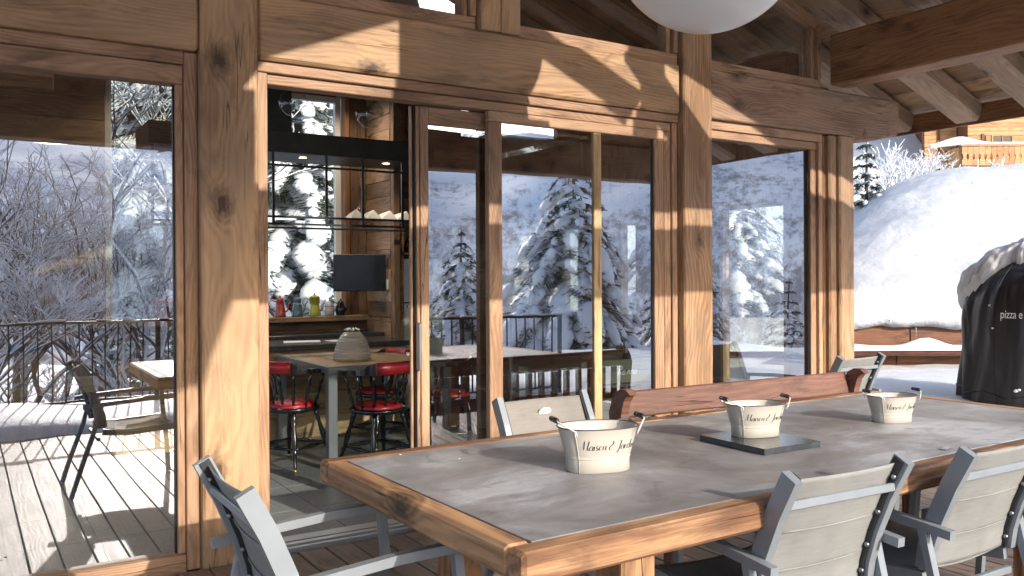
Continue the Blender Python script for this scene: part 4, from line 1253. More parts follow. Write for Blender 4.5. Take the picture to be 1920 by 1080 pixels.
# captain's chairs
def make_captain(label):
    t_ = thing('captain_chair', (0, 0, 0), label, 'chair', 'black captain chairs with red leather round the inner table')
    g_ = MB(); g_.lathe([(0.001, 0.375), (0.17, 0.375), (0.195, 0.385), (0.20, 0.40), (0.19, 0.412), (0.15, 0.405), (0.001, 0.405)], 28)
    g_.obj('seat', 'blackwood', t_)
    sp = MB(); sp.lathe([(0.165, 0.405), (0.17, 0.42), (0.15, 0.437), (0.08, 0.445), (0.001, 0.447)], 28); sp.obj('seat_pad', 'red', t_)
    lp = [(0, .014), (.08, .018), (.14, .012), (.18, .017), (.22, .012), (.45, .021), (.62, .014), (.66, .019), (.70, .013), (.9, .012), (1, .010)]
    ft = []
    for sx, sy in ((1, 1), (-1, 1), (-1, -1), (1, -1)):
        a_, b_ = Vector((sx*0.115, sy*0.115, 0.378)), Vector((sx*0.20, sy*0.205, 0.0))
        MB().turned(a_, b_, lp, 8).obj('leg', 'blackwood', t_)
        MB().turned(a_.lerp(b_, 0.93), b_, [(0, .0125), (1, .0115)], 8).obj('foot_cap', 'brass', t_)
        ft.append(a_.lerp(b_, 0.62))
    st = [(0, .008), (.25, .010), (.45, .015), (.5, .017), (.55, .015), (.75, .010), (1, .008)]
    for i, j in ((0, 1), (2, 3), (1, 2), (0, 3)):
        MB().turned(ft[i], ft[j], st, 6).obj('stretcher', 'blackwood', t_)
    # bow rail open to +y
    def bow(a, r=0.245, z=0.655): return Vector((r*sin(a), -r*cos(a)*0.95+0.02, z))
    A = [radians(-118+236*i/32) for i in range(33)]
    m_ = MB()
    vs = []
    for a in A:
        c_ = bow(a); n_ = Vector((sin(a), -cos(a), 0))
        hh = 0.016+0.048*smooth(radians(75), radians(28), abs(a))*1.0
        hh += 0.006*cos(a*9)*(1 if 0.5 < abs(a) < 1.4 else 0)
        wv = 0.014 if abs(a) < 1.3 else 0.026
        vs += [c_-n_*wv+Vector((0, 0, -0.012)), c_+n_*wv+Vector((0, 0, -0.012)), c_+n_*wv+Vector((0, 0, hh)), c_-n_*wv+Vector((0, 0, hh))]
    fs = []
    for i in range(32):
        for k in range(4): fs.append((i*4+k, i*4+(k+1) % 4, (i+1)*4+(k+1) % 4, (i+1)*4+k))
    fs += [(0, 1, 2, 3), (128, 129, 130, 131)]
    m_.add(vs, fs); m_.obj('bow_rail', 'blackwood', t_)
    m_ = MB(); vs = []; fs = []
    P_ = [radians(-34+68*i/14) for i in range(15)]
    for a in P_:
        c_ = bow(a); n_ = Vector((sin(a), -cos(a), 0))
        vs += [c_-n_*0.021+Vector((0, 0, -0.008)), c_+n_*0.021+Vector((0, 0, -0.008)), c_+n_*0.025+Vector((0, 0, 0.03)), c_+n_*0.019+Vector((0, 0, 0.070)), c_-n_*0.019+Vector((0, 0, 0.070)), c_-n_*0.025+Vector((0, 0, 0.03))]
    for i in range(14):
        for k in range(6): fs.append((i*6+k, i*6+(k+1) % 6, (i+1)*6+(k+1) % 6, (i+1)*6+k))
    fs += [tuple(range(6)), tuple(range(84, 90))]
    m_.add(vs, fs, True); m_.obj('back_pad', 'red', t_)
    m_ = MB()
    for s in (-1, 1):
        for k in range(7):
            a = radians(s*33.5); c_ = bow(a); n_ = Vector((sin(a), -cos(a), 0)); blob(m_, c_+n_*0.022+Vector((0, 0, -0.002+0.011*k)), 0.0035, sub=1)
    m_.obj('stud_row', 'brass', t_)
    spp = [(0, .008), (.2, .010), (.3, .015), (.36, .009), (.5, .014), (.64, .009), (.7, .015), (.8, .010), (1, .008)]
    for a in (-100, -68, -38, -13, 13, 38, 68, 100):
        a_ = radians(a); b0 = bow(a_, 0.165, 0.40); b1 = bow(a_, 0.243, 0.645)
        MB().turned(b0, b1, spp, 7).obj('spindle', 'blackwood', t_)
    return t_
cc = make_captain("captain's chair with red back pad turned away from the viewer, right of the table leg")
cc.scale = (1.04, 1.04, 1.085); cc.location = (2.56, 5.86, 0); cc.rotation_euler = (0, 0, radians(12))
dup(cc, (2.06, 6.30, 0), radians(-58), "captain's chair at the left end of the inner table, beside the door jamb")
dup(cc, (2.93, 7.0-1.06+0.72, 0), radians(105), "captain's chair behind the sliding stile at the far side of the inner table")
dup(cc, (3.30, 6.15, 0), radians(75), "captain's chair seen dimly through the sliding door glass")

# pots on the sill
def pot(x, h, mat, lid, label, kind):
    t_ = thing('coffee_pot', (x, 8.46, 1.006), label, 'coffee pot', 'enamel coffee pots lined up on the kitchen sill')
    r0 = h*0.27
    if kind == 'tall': pf = [(r0, 0), (r0, .01), (r0*.8, h*.45), (r0*.62, h*.74), (r0*.66, h*.76), (r0*.64, h*.80), (r0*.5, h*.88), (r0*.1, h*.92)]
    elif kind == 'drip': pf = [(r0*.95, 0), (r0*.98, .01), (r0*.72, h*.45), (r0*.66, h*.52), (r0*.80, h*.56), (r0*.80, h*.80), (r0*.86, h*.81), (r0*.6, h*.87), (r0*.1, h*.92)]
    else: pf = [(r0*.9, 0), (r0*1.08, h*.18), (r0*1.1, h*.42), (r0*.8, h*.68), (r0*.7, h*.74), (r0*.5, h*.84), (r0*.1, h*.90)]
    MB().lathe([(0.001, 0)]+pf, 20).obj('body', mat, t_)
    MB().lathe([(0.001, h*.90), (.008, h*.92), (.010, h*.95), (.001, h*1.0)], 10).obj('lid_knob', 'grip' if kind == 'drip' else mat, t_)
    MB().tube([(-r0*.7, 0, h*.70), (-r0*1.5, 0, h*.80), (-r0*2.0, 0, h*.60), (-r0*1.6, 0, h*.35), (-r0*.85, 0, h*.25)], 0.006, 6).obj('handle', mat, t_)
    MB().tube([(r0*.8, 0, h*.22), (r0*1.3, 0, h*.30), (r0*1.45, 0, h*.55), (r0*1.9, 0, h*.72)], [.012, .010, .007, .005], 7).obj('spout', mat, t_)
    if lid:
        m_ = MB()
        for k in range(20):
            a = 2*pi*k/20; rr = r0*(.72 if kind == 'tall' else 1.02)+0.002
            m_.tube([(rr*cos(a), rr*sin(a), h*.56), (rr*1.01*cos(a+.16), rr*1.01*sin(a+.16), h*.62), (rr*cos(a+.31), rr*sin(a+.31), h*.56)], .0022, 4)
        m_.obj('zigzag_band', lid, t_)
    return t_
pot(2.655, .215, 'potred', None, 'red enamel coffee pot, leftmost on the kitchen sill', 'tall')
pot(2.83, .215, 'potblue', 'paper', 'tall blue enamel coffee pot with a white band', 'tall')
pot(3.01, .235, 'potgreen', None, 'lime green enamel coffee pot with a stacked filter top', 'drip')
pot(3.165, .165, 'potwhite', 'potred', 'small white enamel pot with a red zigzag band', 'round')
pot(3.285, .175, 'potblack', None, 'small navy black enamel pot beside the dark post', 'round')
sp_ = thing('stock_pot', (1.60, 8.45, 1.006), 'dark red two-handled stock pot seen through the left window', 'pot')
MB().lathe([(0.001, 0), (.095, 0), (.10, .01), (.10, .08), (.106, .085), (.106, .17), (.11, .175), (.10, .185), (.02, .205), (.001, .206)], 28).obj('body', 'potred', sp_)
MB().lathe([(.001, .205), (.012, .21), (.014, .225), (.001, .232)], 10).obj('lid_knob', 'grip', sp_)
for s in (-1, 1):
    MB().tube([(s*.10, -.03, .145), (s*.145, -.025, .15), (s*.145, .025, .15), (s*.10, .03, .145)], .007, 6).obj('handle', 'potred', sp_)

# TV, switch, fridge
tv = thing('television', (3.37, 8.15, 1.255), 'black flat television on a swivel arm beside the kitchen window', 'television', None, radians(-22))
MB().bbox(-0.26, 0.26, -0.018, 0.018, 0, 0.37, 0.004).obj('case', 'grip', tv)
MB().box(-0.25, 0.25, -0.0205, -0.0185, 0.014, 0.358).obj('screen', 'screen', tv)
MB().bbox(0.0, 0.03, 0.02, 0.42, 0.17, 0.2, 0.003).obj('wall_arm', 'grip', tv)
tag(MB().bbox(3.612, 3.628, 8.02, 8.06, 1.27, 1.37, 0.002).obj('wall_switch', 'white'), 'white wall switch to the right of the television', 'switch')
fr = thing('fridge', (3.98, 8.3, 0), 'steel fridge with two doors at the right end of the kitchen', 'fridge')
MB().bbox(-0.27, 0.27, -0.27, 0.28, 0.02, 1.60, 0.004).obj('cabinet', 'grip', fr)
MB().bbox(-0.262, 0.262, -0.30, -0.272, 1.14, 1.585, 0.006).obj('door', 'steel', fr)
MB().bbox(-0.262, 0.262, -0.30, -0.272, 0.06, 1.13, 0.006).obj('door', 'steel', fr)
sh_ = thing('wall_niche', (3.98, 8.3, 1.62), 'plank niche above the fridge holding a dark carved ornament', 'shelf')
boxp('shelf_board', 'inner', -0.28, 0.28, -0.28, 0.28, 0.0, 0.03, sh_)
boxp('shelf_board', 'inner', -0.28, 0.28, -0.28, 0.28, 0.42, 0.45, sh_)
boxp('back_board', 'inner', -0.28, 0.28, 0.24, 0.28, 0.031, 0.419, sh_)
orn = MB().tube([(-0.08, 0, 0), (-0.05, 0, .12), (0.0, 0, .18), (.04, 0, .28), (.02, 0, .34)], [.03, .02, .025, .012, .006], 7).tube([(0, 0, .18), (.06, 0, .1), (.07, 0, 0)], .012, 6).obj('ornament', 'blackwood', None, (3.95, 8.15, 1.651))
tag(orn, 'dark carved figurine standing in the niche above the fridge', 'figurine')

# crates on a steel shelf behind the sliding door
rk = thing('steel_rack', (0, 0, 0), 'low steel rack behind the fixed door pane, holding old crates', 'rack')
for (x, y) in ((3.50, 5.55), (5.10, 5.55), (3.50, 6.1), (5.10, 6.1)):
    MB().box(x, x+0.03, y, y+0.03, 0, 0.80).obj('upright', 'steel', rk)
for z in (0.16, 0.475):
    MB().bbox(3.50, 5.13, 5.535, 6.13, z, z+0.025, 0.002).obj('shelf', 'steel', rk)
rebase(rk, (4.3, 5.8, 0))
def crate(loc, L, W, H, label):
    t_ = thing('wooden_crate', loc, label, 'crate', 'old green-grey crates on the steel rack')
    for k in range(2):
        z = k*H/2
        for y in (-W/2, W/2-0.015): boxp('slat', 'crate', -L/2, L/2, y, y+0.015, z+0.002, z+H/2-0.004, t_, 0.002)
    for x in (-L/2, L/2-0.02): boxp('end_board', 'crate', x+0.001, x+0.019, -W/2+0.016, W/2-0.016, 0, H, t_, 0.002, axis=1)
    boxp('bottom_board', 'crate', -L/2+0.021, L/2-0.021, -W/2+0.016, W/2-0.016, 0.0, 0.012, t_, 0.002)
    return t_
crate((3.93, 5.82, 0.502), 0.66, 0.5, 0.20, 'old wooden crate behind the fixed pane, left one on the upper shelf')
c_ = crate((4.72, 5.82, 0.502), 0.66, 0.5, 0.20, 'old wooden crate with faded pale writing, right one on the upper shelf')
st, L_ = script('Ra nno', 0.07, 1)
m = MB()
for q in st:
    for i in range(len(q)-1):
        (u0, v0), (u1, v1) = q[i], q[i+1]
        d = Vector((u1-u0, v1-v0)); 
        if d.length < 1e-6: continue
        n2_ = Vector((-d.y, d.x)).normalized()*0.004
        b0 = len(m.v)
        for (u, v) in ((u0+n2_.x, v0+n2_.y), (u0-n2_.x, v0-n2_.y), (u1-n2_.x, v1-n2_.y), (u1+n2_.x, v1+n2_.y)): m.v.append((-0.15+u, -0.2515, 0.07+v))
        m.f.append((b0, b0+1, b0+2, b0+3)); m.sm.append(False)
m.obj('faded_writing', 'paper', c_, fix=False)
crate((3.95, 5.82, 0.187), 0.64, 0.48, 0.2, 'old wooden crate on the lower shelf, left')
crate((4.70, 5.82, 0.187), 0.64, 0.48, 0.2, 'old wooden crate on the lower shelf, right')

# bar-height table and stool glimpsed through the left pane
lt = thing('bar_table', (0.2, 6.1, 0), 'pale plank bar table seen through the far left pane', 'table')
for i in range(4): boxp('top_board', 'inner_pale', -1.6, 0.55, -0.3+0.152*i, -0.152+0.152*i, 0.70, 0.74, lt, 0.003)
for x in (-1.5, 0.42):
    for y in (-0.26, 0.22): MB().bbox(x, x+0.05, y, y+0.05, 0, 0.699, 0.002).obj('leg', 'blacksteel', lt)

# ================================================================== NEIGHBOUR ROOF (camera-aligned building, turned 32 degrees)
NB = thing('neighbour_house', (0, 0, 0), 'neighbouring house with deep snow on its low roof beyond the terrace', 'house')
Rv = Vector((rt.x, rt.y, 0)); Fv = Vector((ex, ey, 0)).normalized()
def W(l, d, z): return Rv*l+Fv*d+Vector((0, 0, z))
def WH(l, d):
    p = W(l, d, 0); return (p.x, p.y, hgt(p.x, p.y)-0.05)
def smin(a, b, k):
    h = max(k-abs(a-b), 0)/k; return min(a, b)-h*h*k/4
m = MB(); nl, nd = 130, 90
l0, l1, d0, d1 = 2.2, 11.5, 10.86, 16.2
def nz(l, d):
    f = 0.86+0.42*smooth(10.84, 11.25, d)**0.7+0.66*(d-11.15)
    lf = 1.66+0.76*(l-4.86)+0.2*sin((d-11)*0.8)
    rdg = 3.22+0.06*(l-6.9)
    z = smin(smin(f, lf, 0.7), rdg, 0.7)
    z += 0.10*mn.noise(Vector((l*0.6, d*0.7, 0)))+0.05*mn.noise(Vector((l*1.5, d*1.5, 0)))+0.02*mn.noise(Vector((l*4, d*4, 0)))+0.012*mn.noise(Vector((l*11, d*11, 2)))*smooth(12.6, 11.2, d)
    return z
for j in range(nd+1):
    for i in range(nl+1):
        l = l0+(l1-l0)*i/nl; d = d0+(d1-d0)*(j/nd)**1.25
        rag = 0.03*mn.noise(Vector((l*5, 0, 0)))+0.015*mn.noise(Vector((l*19, 0, 0)))
        z = nz(l, d) if j > 2 else (0.86+0.012*mn.noise(Vector((l*21, 5, 0))) if j == 0 else nz(l, d))
        dd = d-(0.05 if j in (1, 2) else 0)-rag*(1 if j < 4 else 0)
        m.v.append(W(l, dd, z))
for j in range(nd):
    for i in range(nl):
        a = j*(nl+1)+i; m.f.append((a, a+1, a+nl+2, a+nl+1)); m.sm.append(True)
# underside
b0 = len(m.v)
for (l, d) in ((l0, d0), (l1, d0), (l1, d1), (l0, d1)): m.v.append(W(l, d, 0.83))
m.f.append((b0, b0+1, b0+2, b0+3)); m.sm.append(False)
m.v = [tuple(v) for v in m.v]
m.obj('roof_snow', 'roofsnow', NB, fix=False)
def camb(name, mat, la, lb, d, z0_, z1_, th=0.03, n=(0.006)):
    return piece(name, mat, W(la, d, (z0_+z1_)/2), W(lb, d, (z0_+z1_)/2), th, z1_-z0_, NB, bev=0.004)
camb('roof_edge', 'flash', 2.2, 11.5, 10.905, 0.813, 0.846, 0.05)
for la, lb in ((2.2, 5.02), (5.03, 7.4), (7.41, 11.5)):
    camb('fascia_board', 'neigh', la, lb, 10.93, 0.50, 0.812)
for la, lb in ((2.2, 4.9), (4.91, 7.9), (7.91, 11.5)):
    camb('wall_board', 'neigh', la, lb, 11.05, 0.27, 0.44)
    camb('wall_board', 'neigh', la, lb, 11.06, 0.10, 0.268)
    camb('wall_board', 'neigh', la, lb, 11.07, -0.6, 0.098)
m = MB(); pts = [W(2.2+9.3*i/30, 10.80, 0.435+0.006*sin(i*1.7)) for i in range(31)]
m.tube(pts, [0.055+0.004*sin(i*2.3) for i in range(31)], 12); m.obj('gutter_log', 'copper', NB)
m = MB()
n_ = 90
for i in range(n_+1):
    l = 2.2+9.3*i/n_
    hh = 0.035+0.03*max(0, mn.noise(Vector((l*2.0, 7, 0))))+0.13*smooth(0.18, 0.45, mn.noise(Vector((l*1.15, 3.3, 0))))+0.09*smooth(.35, 0, abs(l-5.15))+0.09*smooth(.4, 0, abs(l-6.6))
    for dd, zz in ((10.70, 0.455), (10.71, 0.475+hh*0.3), (10.78, 0.48+hh), (10.86, 0.48+hh*0.9), (10.91, 0.47)):
        m.v.append(tuple(W(l, dd, zz)))
for i in range(n_):
    for k in range(4):
        a = i*5+k; m.f.append((a, a+1, a+6, a+5)); m.sm.append(True)
m.obj('ledge_snow', 'snow', NB)
m = MB()
for k in range(26):
    l = 3.9+random.random()*3.6; ln = random.uniform(0.04, 0.24)*(1 if k % 4 == 0 else 0.4)
    m.turned(W(l, 10.855, 0.83), W(l, 10.855, 0.83-ln), [(0, .006), (.4, .004), (1, .001)], 5)
tag(m.obj('icicles', 'icicle', NB), kind='stuff')
rebase(NB, tuple(W(6.5, 11.2, -0.7)))

# ================================================================== CHALET on the hill
D0 = 30.0
# facades: side wall left part recedes, gable-side wall right with window; balcony with cut-out boards
CH = thing('wooden_chalet', tuple(W(15.9, D0+2, 5.44)), 'honey-coloured timber chalet on the snowy hill with a carved balcony', 'chalet', None, -YAW)
def cb(name, mat, x0, x1, y0, y1, z0, z1, p=CH, bev=0.01): return boxp(name, mat, x0, x1, y0, y1, z0, z1, p, bev)
# local: x = right in view, y = away, z from 4.2; pixel = 960+1620*x/(32+y)...
# left wing wall (darker, farther), right bay nearer
z = -1.0
while z < 4.6:
    cb('wall_board', 'chalet', -0.30, 1.38, 1.2, 1.26, z, z+0.21); cb('wall_board', 'chalet', 1.42, 7.0, 0.0, 0.06, z, z+0.21); z += 0.218
MB().box(-0.30, 1.38, 1.27, 1.5, -1.0, 4.6).box(1.44, 7.0, 0.08, 6.0, -1.0, 4.6).obj('core', 'neigh', CH)
for x in (0.42, 1.30):
    cb('corner_post', 'neigh' if x < 1 else 'chalet', x, x+0.09, 1.10, 1.19, -1, 4.6)
cb('shutter', 'chalet', 2.34, 2.62, -0.05, -0.01, 0.7, 1.6)
cb('door_leaf', 'neigh', 2.12, 2.28, -0.05, -0.01, 0.5, 1.7)
wn = MB().box(2.72, 3.70, -0.03, 0.0, 0.75, 1.55).obj('window', 'screen', CH)
for b_ in ((2.65, 2.72, .68, 1.62), (3.70, 3.77, .68, 1.62), (2.72, 3.70, 1.55, 1.62), (2.72, 3.70, .68, .75), (3.19, 3.23, .75, 1.55)):
    MB().box(b_[0], b_[1], -0.07, -0.031, b_[2], b_[3]).obj('frame', 'chalet', wn)
# balcony
CH.scale = (0.7,)*3
bx0, bx1 = 0.40, 3.75
me_l = []
x = bx0; k = 0
while x < bx1-0.1:
    m = MB()
    # board with a waisted cut-out
    wb = 0.30
    m.prism([(0.006, 0), (wb-0.006, 0), (wb-0.006, .28), (wb-.05, .36), (wb-.07, .46), (wb-.05, .56), (wb-0.006, .62), (wb-0.006, .98), (0.006, .98), (0.006, .62), (.05, .56), (.07, .46), (.05, .36), (0.006, .28)], -1.36, -1.30)
    link('balcony_board', m.mesh('balcony_board', 'chalet'), CH, (x, 0, -0.15)); x += wb
for j in range(6):
    cb('balcony_board', 'chalet', bx0-0.03, bx0+0.02, -1.28+0.215*j, -1.07+0.215*j, -0.15, 0.83)
cb('balcony_rail', 'chalet', bx0-0.08, bx1, -1.42, -1.24, 0.84, 0.92)
cb('balcony_floor', 'neigh', bx0, bx1, -1.28, -0.01, -0.2, -0.14)
m = MB(); n_ = 20
for i in range(n_+1):
    x = -1.0+4.9*i/n_
    h = 0.12+0.30*smooth(1.6, 0, abs(x-0.3))
    y = -1.45 if x > bx0-0.1 else -1.45+(bx0-0.1-x)*0.35
    for dy, zz in ((0, 0.93), (0.02, 0.96+h*0.6), (0.15, 0.94+h), (0.40, 0.94+h*0.6), (0.5, 0.93)):
        m.v.append((x, y+dy, zz-(0.25*max(0, bx0-x)*0.3)))
for i in range(n_):
    for k in range(4):
        a = i*5+k; m.f.append((a, a+1, a+6, a+5)); m.sm.append(True)
m.obj('balcony_snow', 'snow', CH)
m = MB()
m.prism([(-3.6, 4.6), (8, 4.6), (8, 5.0), (-3.6, 5.0)], -1.0, 6.5); m.obj('roof', 'snow', CH)
cb('eave_beam', 'neigh', -3.5, 8, -0.9, -0.7, 4.35, 4.58)
# garland of dried twigs beneath the balcony eave is left to the shrubs below

# ================================================================== SNOWY TREES
def conifer(name, label, H, RB, nlev, seed, group=None, branchlen=1.0, droop=0.5, dens=1.0, snow=1.0):
    rnd = random.Random(seed)
    t_ = thing(name, (0, 0, 0), label, 'tree', group)
    MB().tube([(0, 0, -0.8), (0, 0, H*0.5), (0.02, 0, H)], [0.03+H*0.016, 0.02+H*0.009, 0.01], 8).obj('trunk', 'bark', t_)
    F = MB(); Sn = MB()
    for lv in range(nlev):
        u = lv/(nlev-1)
        z = H*(0.10+0.88*u)
        rad = RB*(1-u)**0.85+0.12
        nb = max(4, int((5+6*(1-u))*dens))
        a0 = rnd.random()*6.28
        for b in range(nb):
            a = a0+2*pi*b/nb+rnd.uniform(-.25, .25)
            L = rad*rnd.uniform(0.75, 1.12)
            dr = droop*rnd.uniform(0.7, 1.3)
            pts = []
            for k in range(6):
                q = k/5
                pts.append(Vector((cos(a)*L*q, sin(a)*L*q, z+0.10*L*q-dr*L*q*q*0.9)))
            F.tube(pts, [0.02*(1-k/6)+0.004 for k in range(6)], 3, cap=False)
            side = Vector((-sin(a), cos(a), 0))
            # needle sprays under and beside the branch
            for k in range(int(26*L/0.8*dens)+8):
                q = rnd.uniform(0.12, 1.05); i = min(4, int(q*5)); f = q*5-i
                c_ = pts[i].lerp(pts[i+1], min(f, 1.3))
                sw_ = rnd.choice((-1, 1)); ln = L*0.34*(1.15-q*0.75)*rnd.uniform(.5, 1.2)
                d = side*sw_*ln+Vector((cos(a), sin(a), 0))*ln*0.6+Vector((0, 0, -ln*rnd.uniform(.1, .8)))
                e = c_+d; wv = Vector((0, 0, 1)).cross(d).normalized()*0.022+Vector((0, 0, 0.012))
                F.add([c_, c_+d*0.5+wv, e, c_+d*0.5-wv], [(0, 1, 2), (0, 2, 3)])
                for s2 in (0.35, 0.6, 0.85):
                    p = c_+d*s2
                    for s3 in (-1, 1):
                        q_ = p+(d.normalized()*0.05+wv.normalized()*s3*0.06+Vector((0, 0, -0.03)))*(0.6+ln)
                        F.add([p, p+Vector((0, 0, .014)), q_], [(0, 1, 2)])
            if snow:
                nbk = 6 if L > 0.6 else 3
                for k in range(nbk):
                    q = min(0.99, (k+0.3+rnd.random()*0.7)/nbk); i = min(4, int(q*5)); c_ = pts[i].lerp(pts[i+1], q*5-i)
                    if rnd.random() > 0.78: continue
                    r = L*0.105*snow*rnd.uniform(.55, 1.45)*snow
                    o0 = len(Sn.v)
                    blob(Sn, (0, 0, 0), 1, seed=rnd.random()*50, sub=2)
                    sl = Vector((cos(a), sin(a), -dr*q*1.6)).normalized(); nn = sl.cross(side)*-1
                    if nn.z < 0: nn = -nn
                    for vi in range(o0, len(Sn.v)):
                        v = Sn.v[vi]
                        Sn.v[vi] = tuple(c_+sl*v[0]*r*1.55+side*v[1]*r*1.15+nn*(v[2]*r*0.46+r*0.22)-Vector((0, 0, abs(v[0])*r*0.5+abs(v[1])*r*0.35)))
    F.obj('foliage', 'needles', t_, fix=False)
    if snow: tag(Sn.obj('snow_load', 'snow', t_, fix=False), kind='stuff')
    return t_
GC = 'snow-laden firs round the chalet'
c1 = conifer('snowy_fir', 'snow-laden fir just outside the kitchen window, behind the red pot', 6.5, 2.0, 20, 3, GC)
c2 = conifer('snowy_fir', 'snow-laden fir outside the kitchen window, behind the coffee pots', 7.5, 2.2, 22, 8, GC, droop=0.75)
c1.location = (3.1, 17.2, -0.7); c2.location = (6.2, 18.4, -0.6); c1.scale = (1.25,)*3; c2.scale = (1.2,)*3
firs = [(c2, (9.0, 22.0, 0.6), 1, 1.3, 'taller snow-laden fir behind the two kitchen window firs'),
        (c1, (0.6, 19.5, -0.6), 2, 1.35, 'snow-laden fir left of the kitchen window view'),
        (c1, (9.6, 8.9, -0.5), 3, 0.62, 'snow-laden fir seen through the narrow right window'),
        (c2, (12.2, 12.3, -0.3), 4, 0.85, 'larger snow-laden fir behind the one in the narrow right window'),
        (c2, (7.8, 12.3, -0.3), 5, 0.8, 'snow-laden fir outside the slim side windows'),
        (c1, (4.6, 25, 1.2), 2.2, 1.3, 'snow-laden fir farther up the slope behind the kitchen')]
for (src, loc, rz, sc, lab) in firs: dup(src, loc, rz, lab, scale=sc)
# big fir mirrored in the sliding door, close to the terrace
c3 = conifer('snowy_fir', 'broad snow-laden fir mirrored in the sliding door pane', 7.0, 2.9, 22, 21, GC, droop=0.95, snow=1.1)
c3.location = (10.9, -6.0, -2.7)
more = [(c2, (16, -9, -4.5), 1.3, 0.8, 'snow-laden fir beyond the broad mirrored fir'), (c1, (19.5, -7.5, -4.5), .4, 0.9, 'slim snow-laden fir mirrored in the narrow right window'),
        (c1, (10.5, -16, -5.2), 2.4, 0.85, 'lower snow-laden fir down the mirrored slope'), (c2, (5.4, -19, -5.6), 3.3, 0.8, 'snow-laden fir down the slope beside the bare tree'),
        (c1, (23, -16, -5.5), 1, 1.0, 'distant snow-laden fir on the mirrored valley edge'), (c2, (-6, -15, -5.3), 2, 0.9, 'snow-laden fir left of the mirrored bare tree'), (c1, (14.5, -21, -5.6), 5, .95, 'far snow-laden fir between two mirrored firs')]
for (src, loc, rz, sc, lab) in more: dup(src, loc, rz, lab, scale=sc)

for (src, loc, rz, sc, lab) in [(c3, (8.2, -10.5, -4.0), 1.1, 0.95, 'broad snow-laden fir mirrored left of the nearest mirrored fir'), (c3, (15.5, -7.2, -3.6), 2.7, 0.9, 'broad snow-laden fir mirrored in the narrow right window'),
        (c3, (12.5, -13.5, -4.8), 4.1, 1.1, 'broad snow-laden fir standing behind the mirrored firs'), (c1, (4.4, -22, -5.7), 1.9, 1.2, 'snow-laden fir far behind the mirrored bare tree')]:
    dup(src, loc, rz, lab, scale=sc)

# bare deciduous trees with snow on every branch
def bare_tree(name, label, loc, H, seed, depth=7, spread=0.62, group=None, r0=0.09, snowtop=True, cat='tree', lean=(0, 0), k0=3):
    rnd = random.Random(seed)
    t_ = thing(name, loc, label, cat, group)
    B = MB(); Q = MB()
    def grow(p, d, L, r, n):
        if n == 0 or r < 0.0022: return
        mid = p+d*L*0.5+Vector((rnd.uniform(-1, 1), rnd.uniform(-1, 1), rnd.uniform(-.3, .6)))*L*0.07
        e = p+d*L
        B.tube([p, mid, e], [r, r*0.86, r*0.72], 5 if r > 0.02 else 3, cap=False)
        if snowtop and abs(d.z) < 0.93:
            s = max(r*0.75, 0.010); up_ = Vector((0, 0, r*0.55+s*0.5))
            Q.tube([p+up_, mid+up_*1.05, e+up_*0.9], [s*0.9, s*1.15, s*0.8], 4, cap=False)
        nc = 2 if n > 2 else 3
        if rnd.random() < 0.45: nc += 1
        for k in range(nc):
            ax = Vector((rnd.uniform(-1, 1), rnd.uniform(-1, 1), rnd.uniform(-.35, .5)))
            nd_ = (d*(1-spread*0.45)+ax*spread).normalized()
            nd_ = (nd_+Vector((0, 0, 0.10))).normalized()
            st_ = e if k < 2 else p.lerp(e, rnd.uniform(.4, .8))
            grow(st_, nd_, L*rnd.uniform(.62, .86), r*rnd.uniform(.56, .74), n-1)
    for k in range(k0):
        a = 2*pi*k/k0+rnd.random()
        d = Vector((cos(a)*0.35+lean[0], sin(a)*0.35+lean[1], 1)).normalized()
        grow(Vector((cos(a)*r0*.5, sin(a)*r0*.5, -0.3)), d, H*0.30, r0, depth)
    B.obj('branches', 'twig', t_, fix=False)
    if snowtop: Q.obj('branch_snow', 'snow', t_, fix=False)
    return t_
bt = bare_tree('bare_tree', 'many-branched bare tree with snow on every twig, mirrored in the far left pane', (1.3, -16.0, -5.2), 9.6, 5, depth=9, r0=0.15)
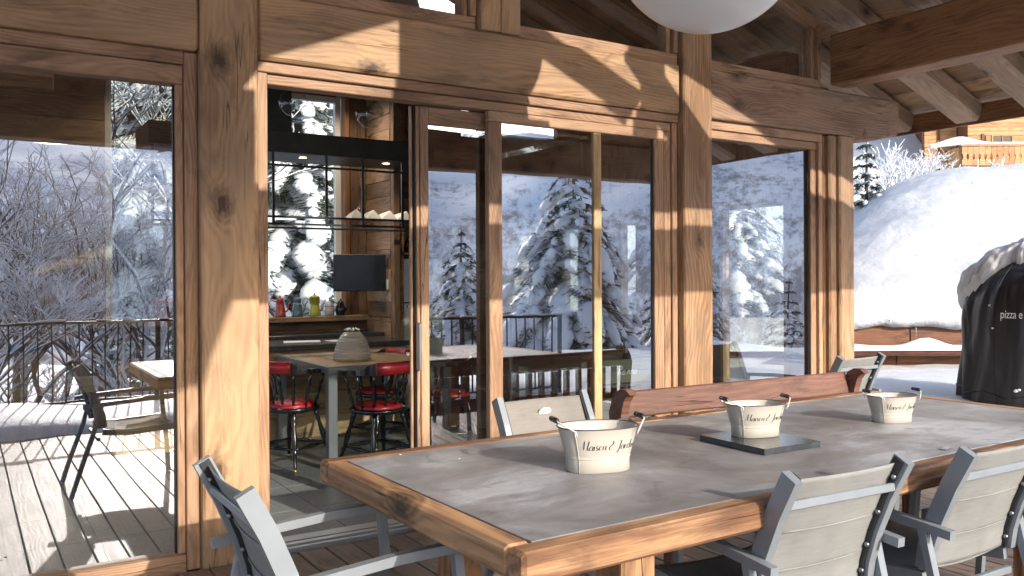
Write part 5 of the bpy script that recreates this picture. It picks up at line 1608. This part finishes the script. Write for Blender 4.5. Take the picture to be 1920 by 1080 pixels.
dup(bt, (-5.5, -19.0, -5.4), 2.0, 'second bare snow-dusted tree mirrored at the left border', scale=0.9)
dup(bt, (4.6, -15.0, -5.2), 4.1, 'third bare snow-dusted tree mirrored right of the first', scale=0.85)
dup(bt, (-1.2, -14.0, -5.0), 1.2, 'bare snow-dusted tree mirrored just left of the many-branched one', scale=0.85)
bare_tree('bare_tree', 'tall bare birch with hoar-frosted twigs outside the kitchen window', (2.1, 14.8, -0.6), 7.0, 12, depth=7, r0=0.06)
b2 = bare_tree('bare_tree', 'slender snow-dusted tree at the foot of the white hill, beside the corner post', WH(7.35, 17.5), 4.3, 31, depth=7, r0=0.035, k0=2)
b3 = bare_tree('bare_tree', 'forked snow-crusted sapling on the white hill below the chalet', WH(8.85, 18.5), 3.9, 44, depth=6, r0=0.03, k0=1)
GS = 'snow-caked shrubs between the corner post and the snowy roof'
sh1 = bare_tree('snowy_shrub', 'snow-caked shrub right beside the corner post', WH(5.75, 14.3), 3.5, 51, depth=7, r0=0.035, spread=0.9, cat='shrub', group=GS, k0=5)
dup(sh1, WH(6.25, 15.6), 2.0, 'snow-caked shrub behind the edge of the snowy roof', scale=1.0)
dup(sh1, WH(7.9, 20.5), 1.0, 'snow-caked shrub high on the white hill', scale=0.6)
dup(sh1, WH(12.2, 26.5), 4.0, 'snow-caked shrub under the chalet balcony', scale=0.5)
# heavy snow clods on the shrubs
m = MB(); rnd = random.Random(4)
for k in range(120):
    l = rnd.uniform(5.3, 8.8); d = rnd.uniform(14.2, 17.5)
    blob(m, tuple(W(l, d, 0.2+rnd.random()**1.2*2.6*(1-(l-5.3)/6))), rnd.uniform(.05, .17), (1, 1, .8), k, 1)
tag(m.obj('snow_clods', 'snow', None, fix=False), kind='stuff')
sf = conifer('snowy_fir', 'small sparse young fir beside the corner post, under the roof edge', 4.3, 0.95, 24, 77, GC, dens=1.0, snow=1.1)
sf.location = WH(6.15, 15.0)
dup(c1, WH(17.7, 27.5), 1.1, 'snow-laden fir in front of the chalet, at the right border', scale=0.62)
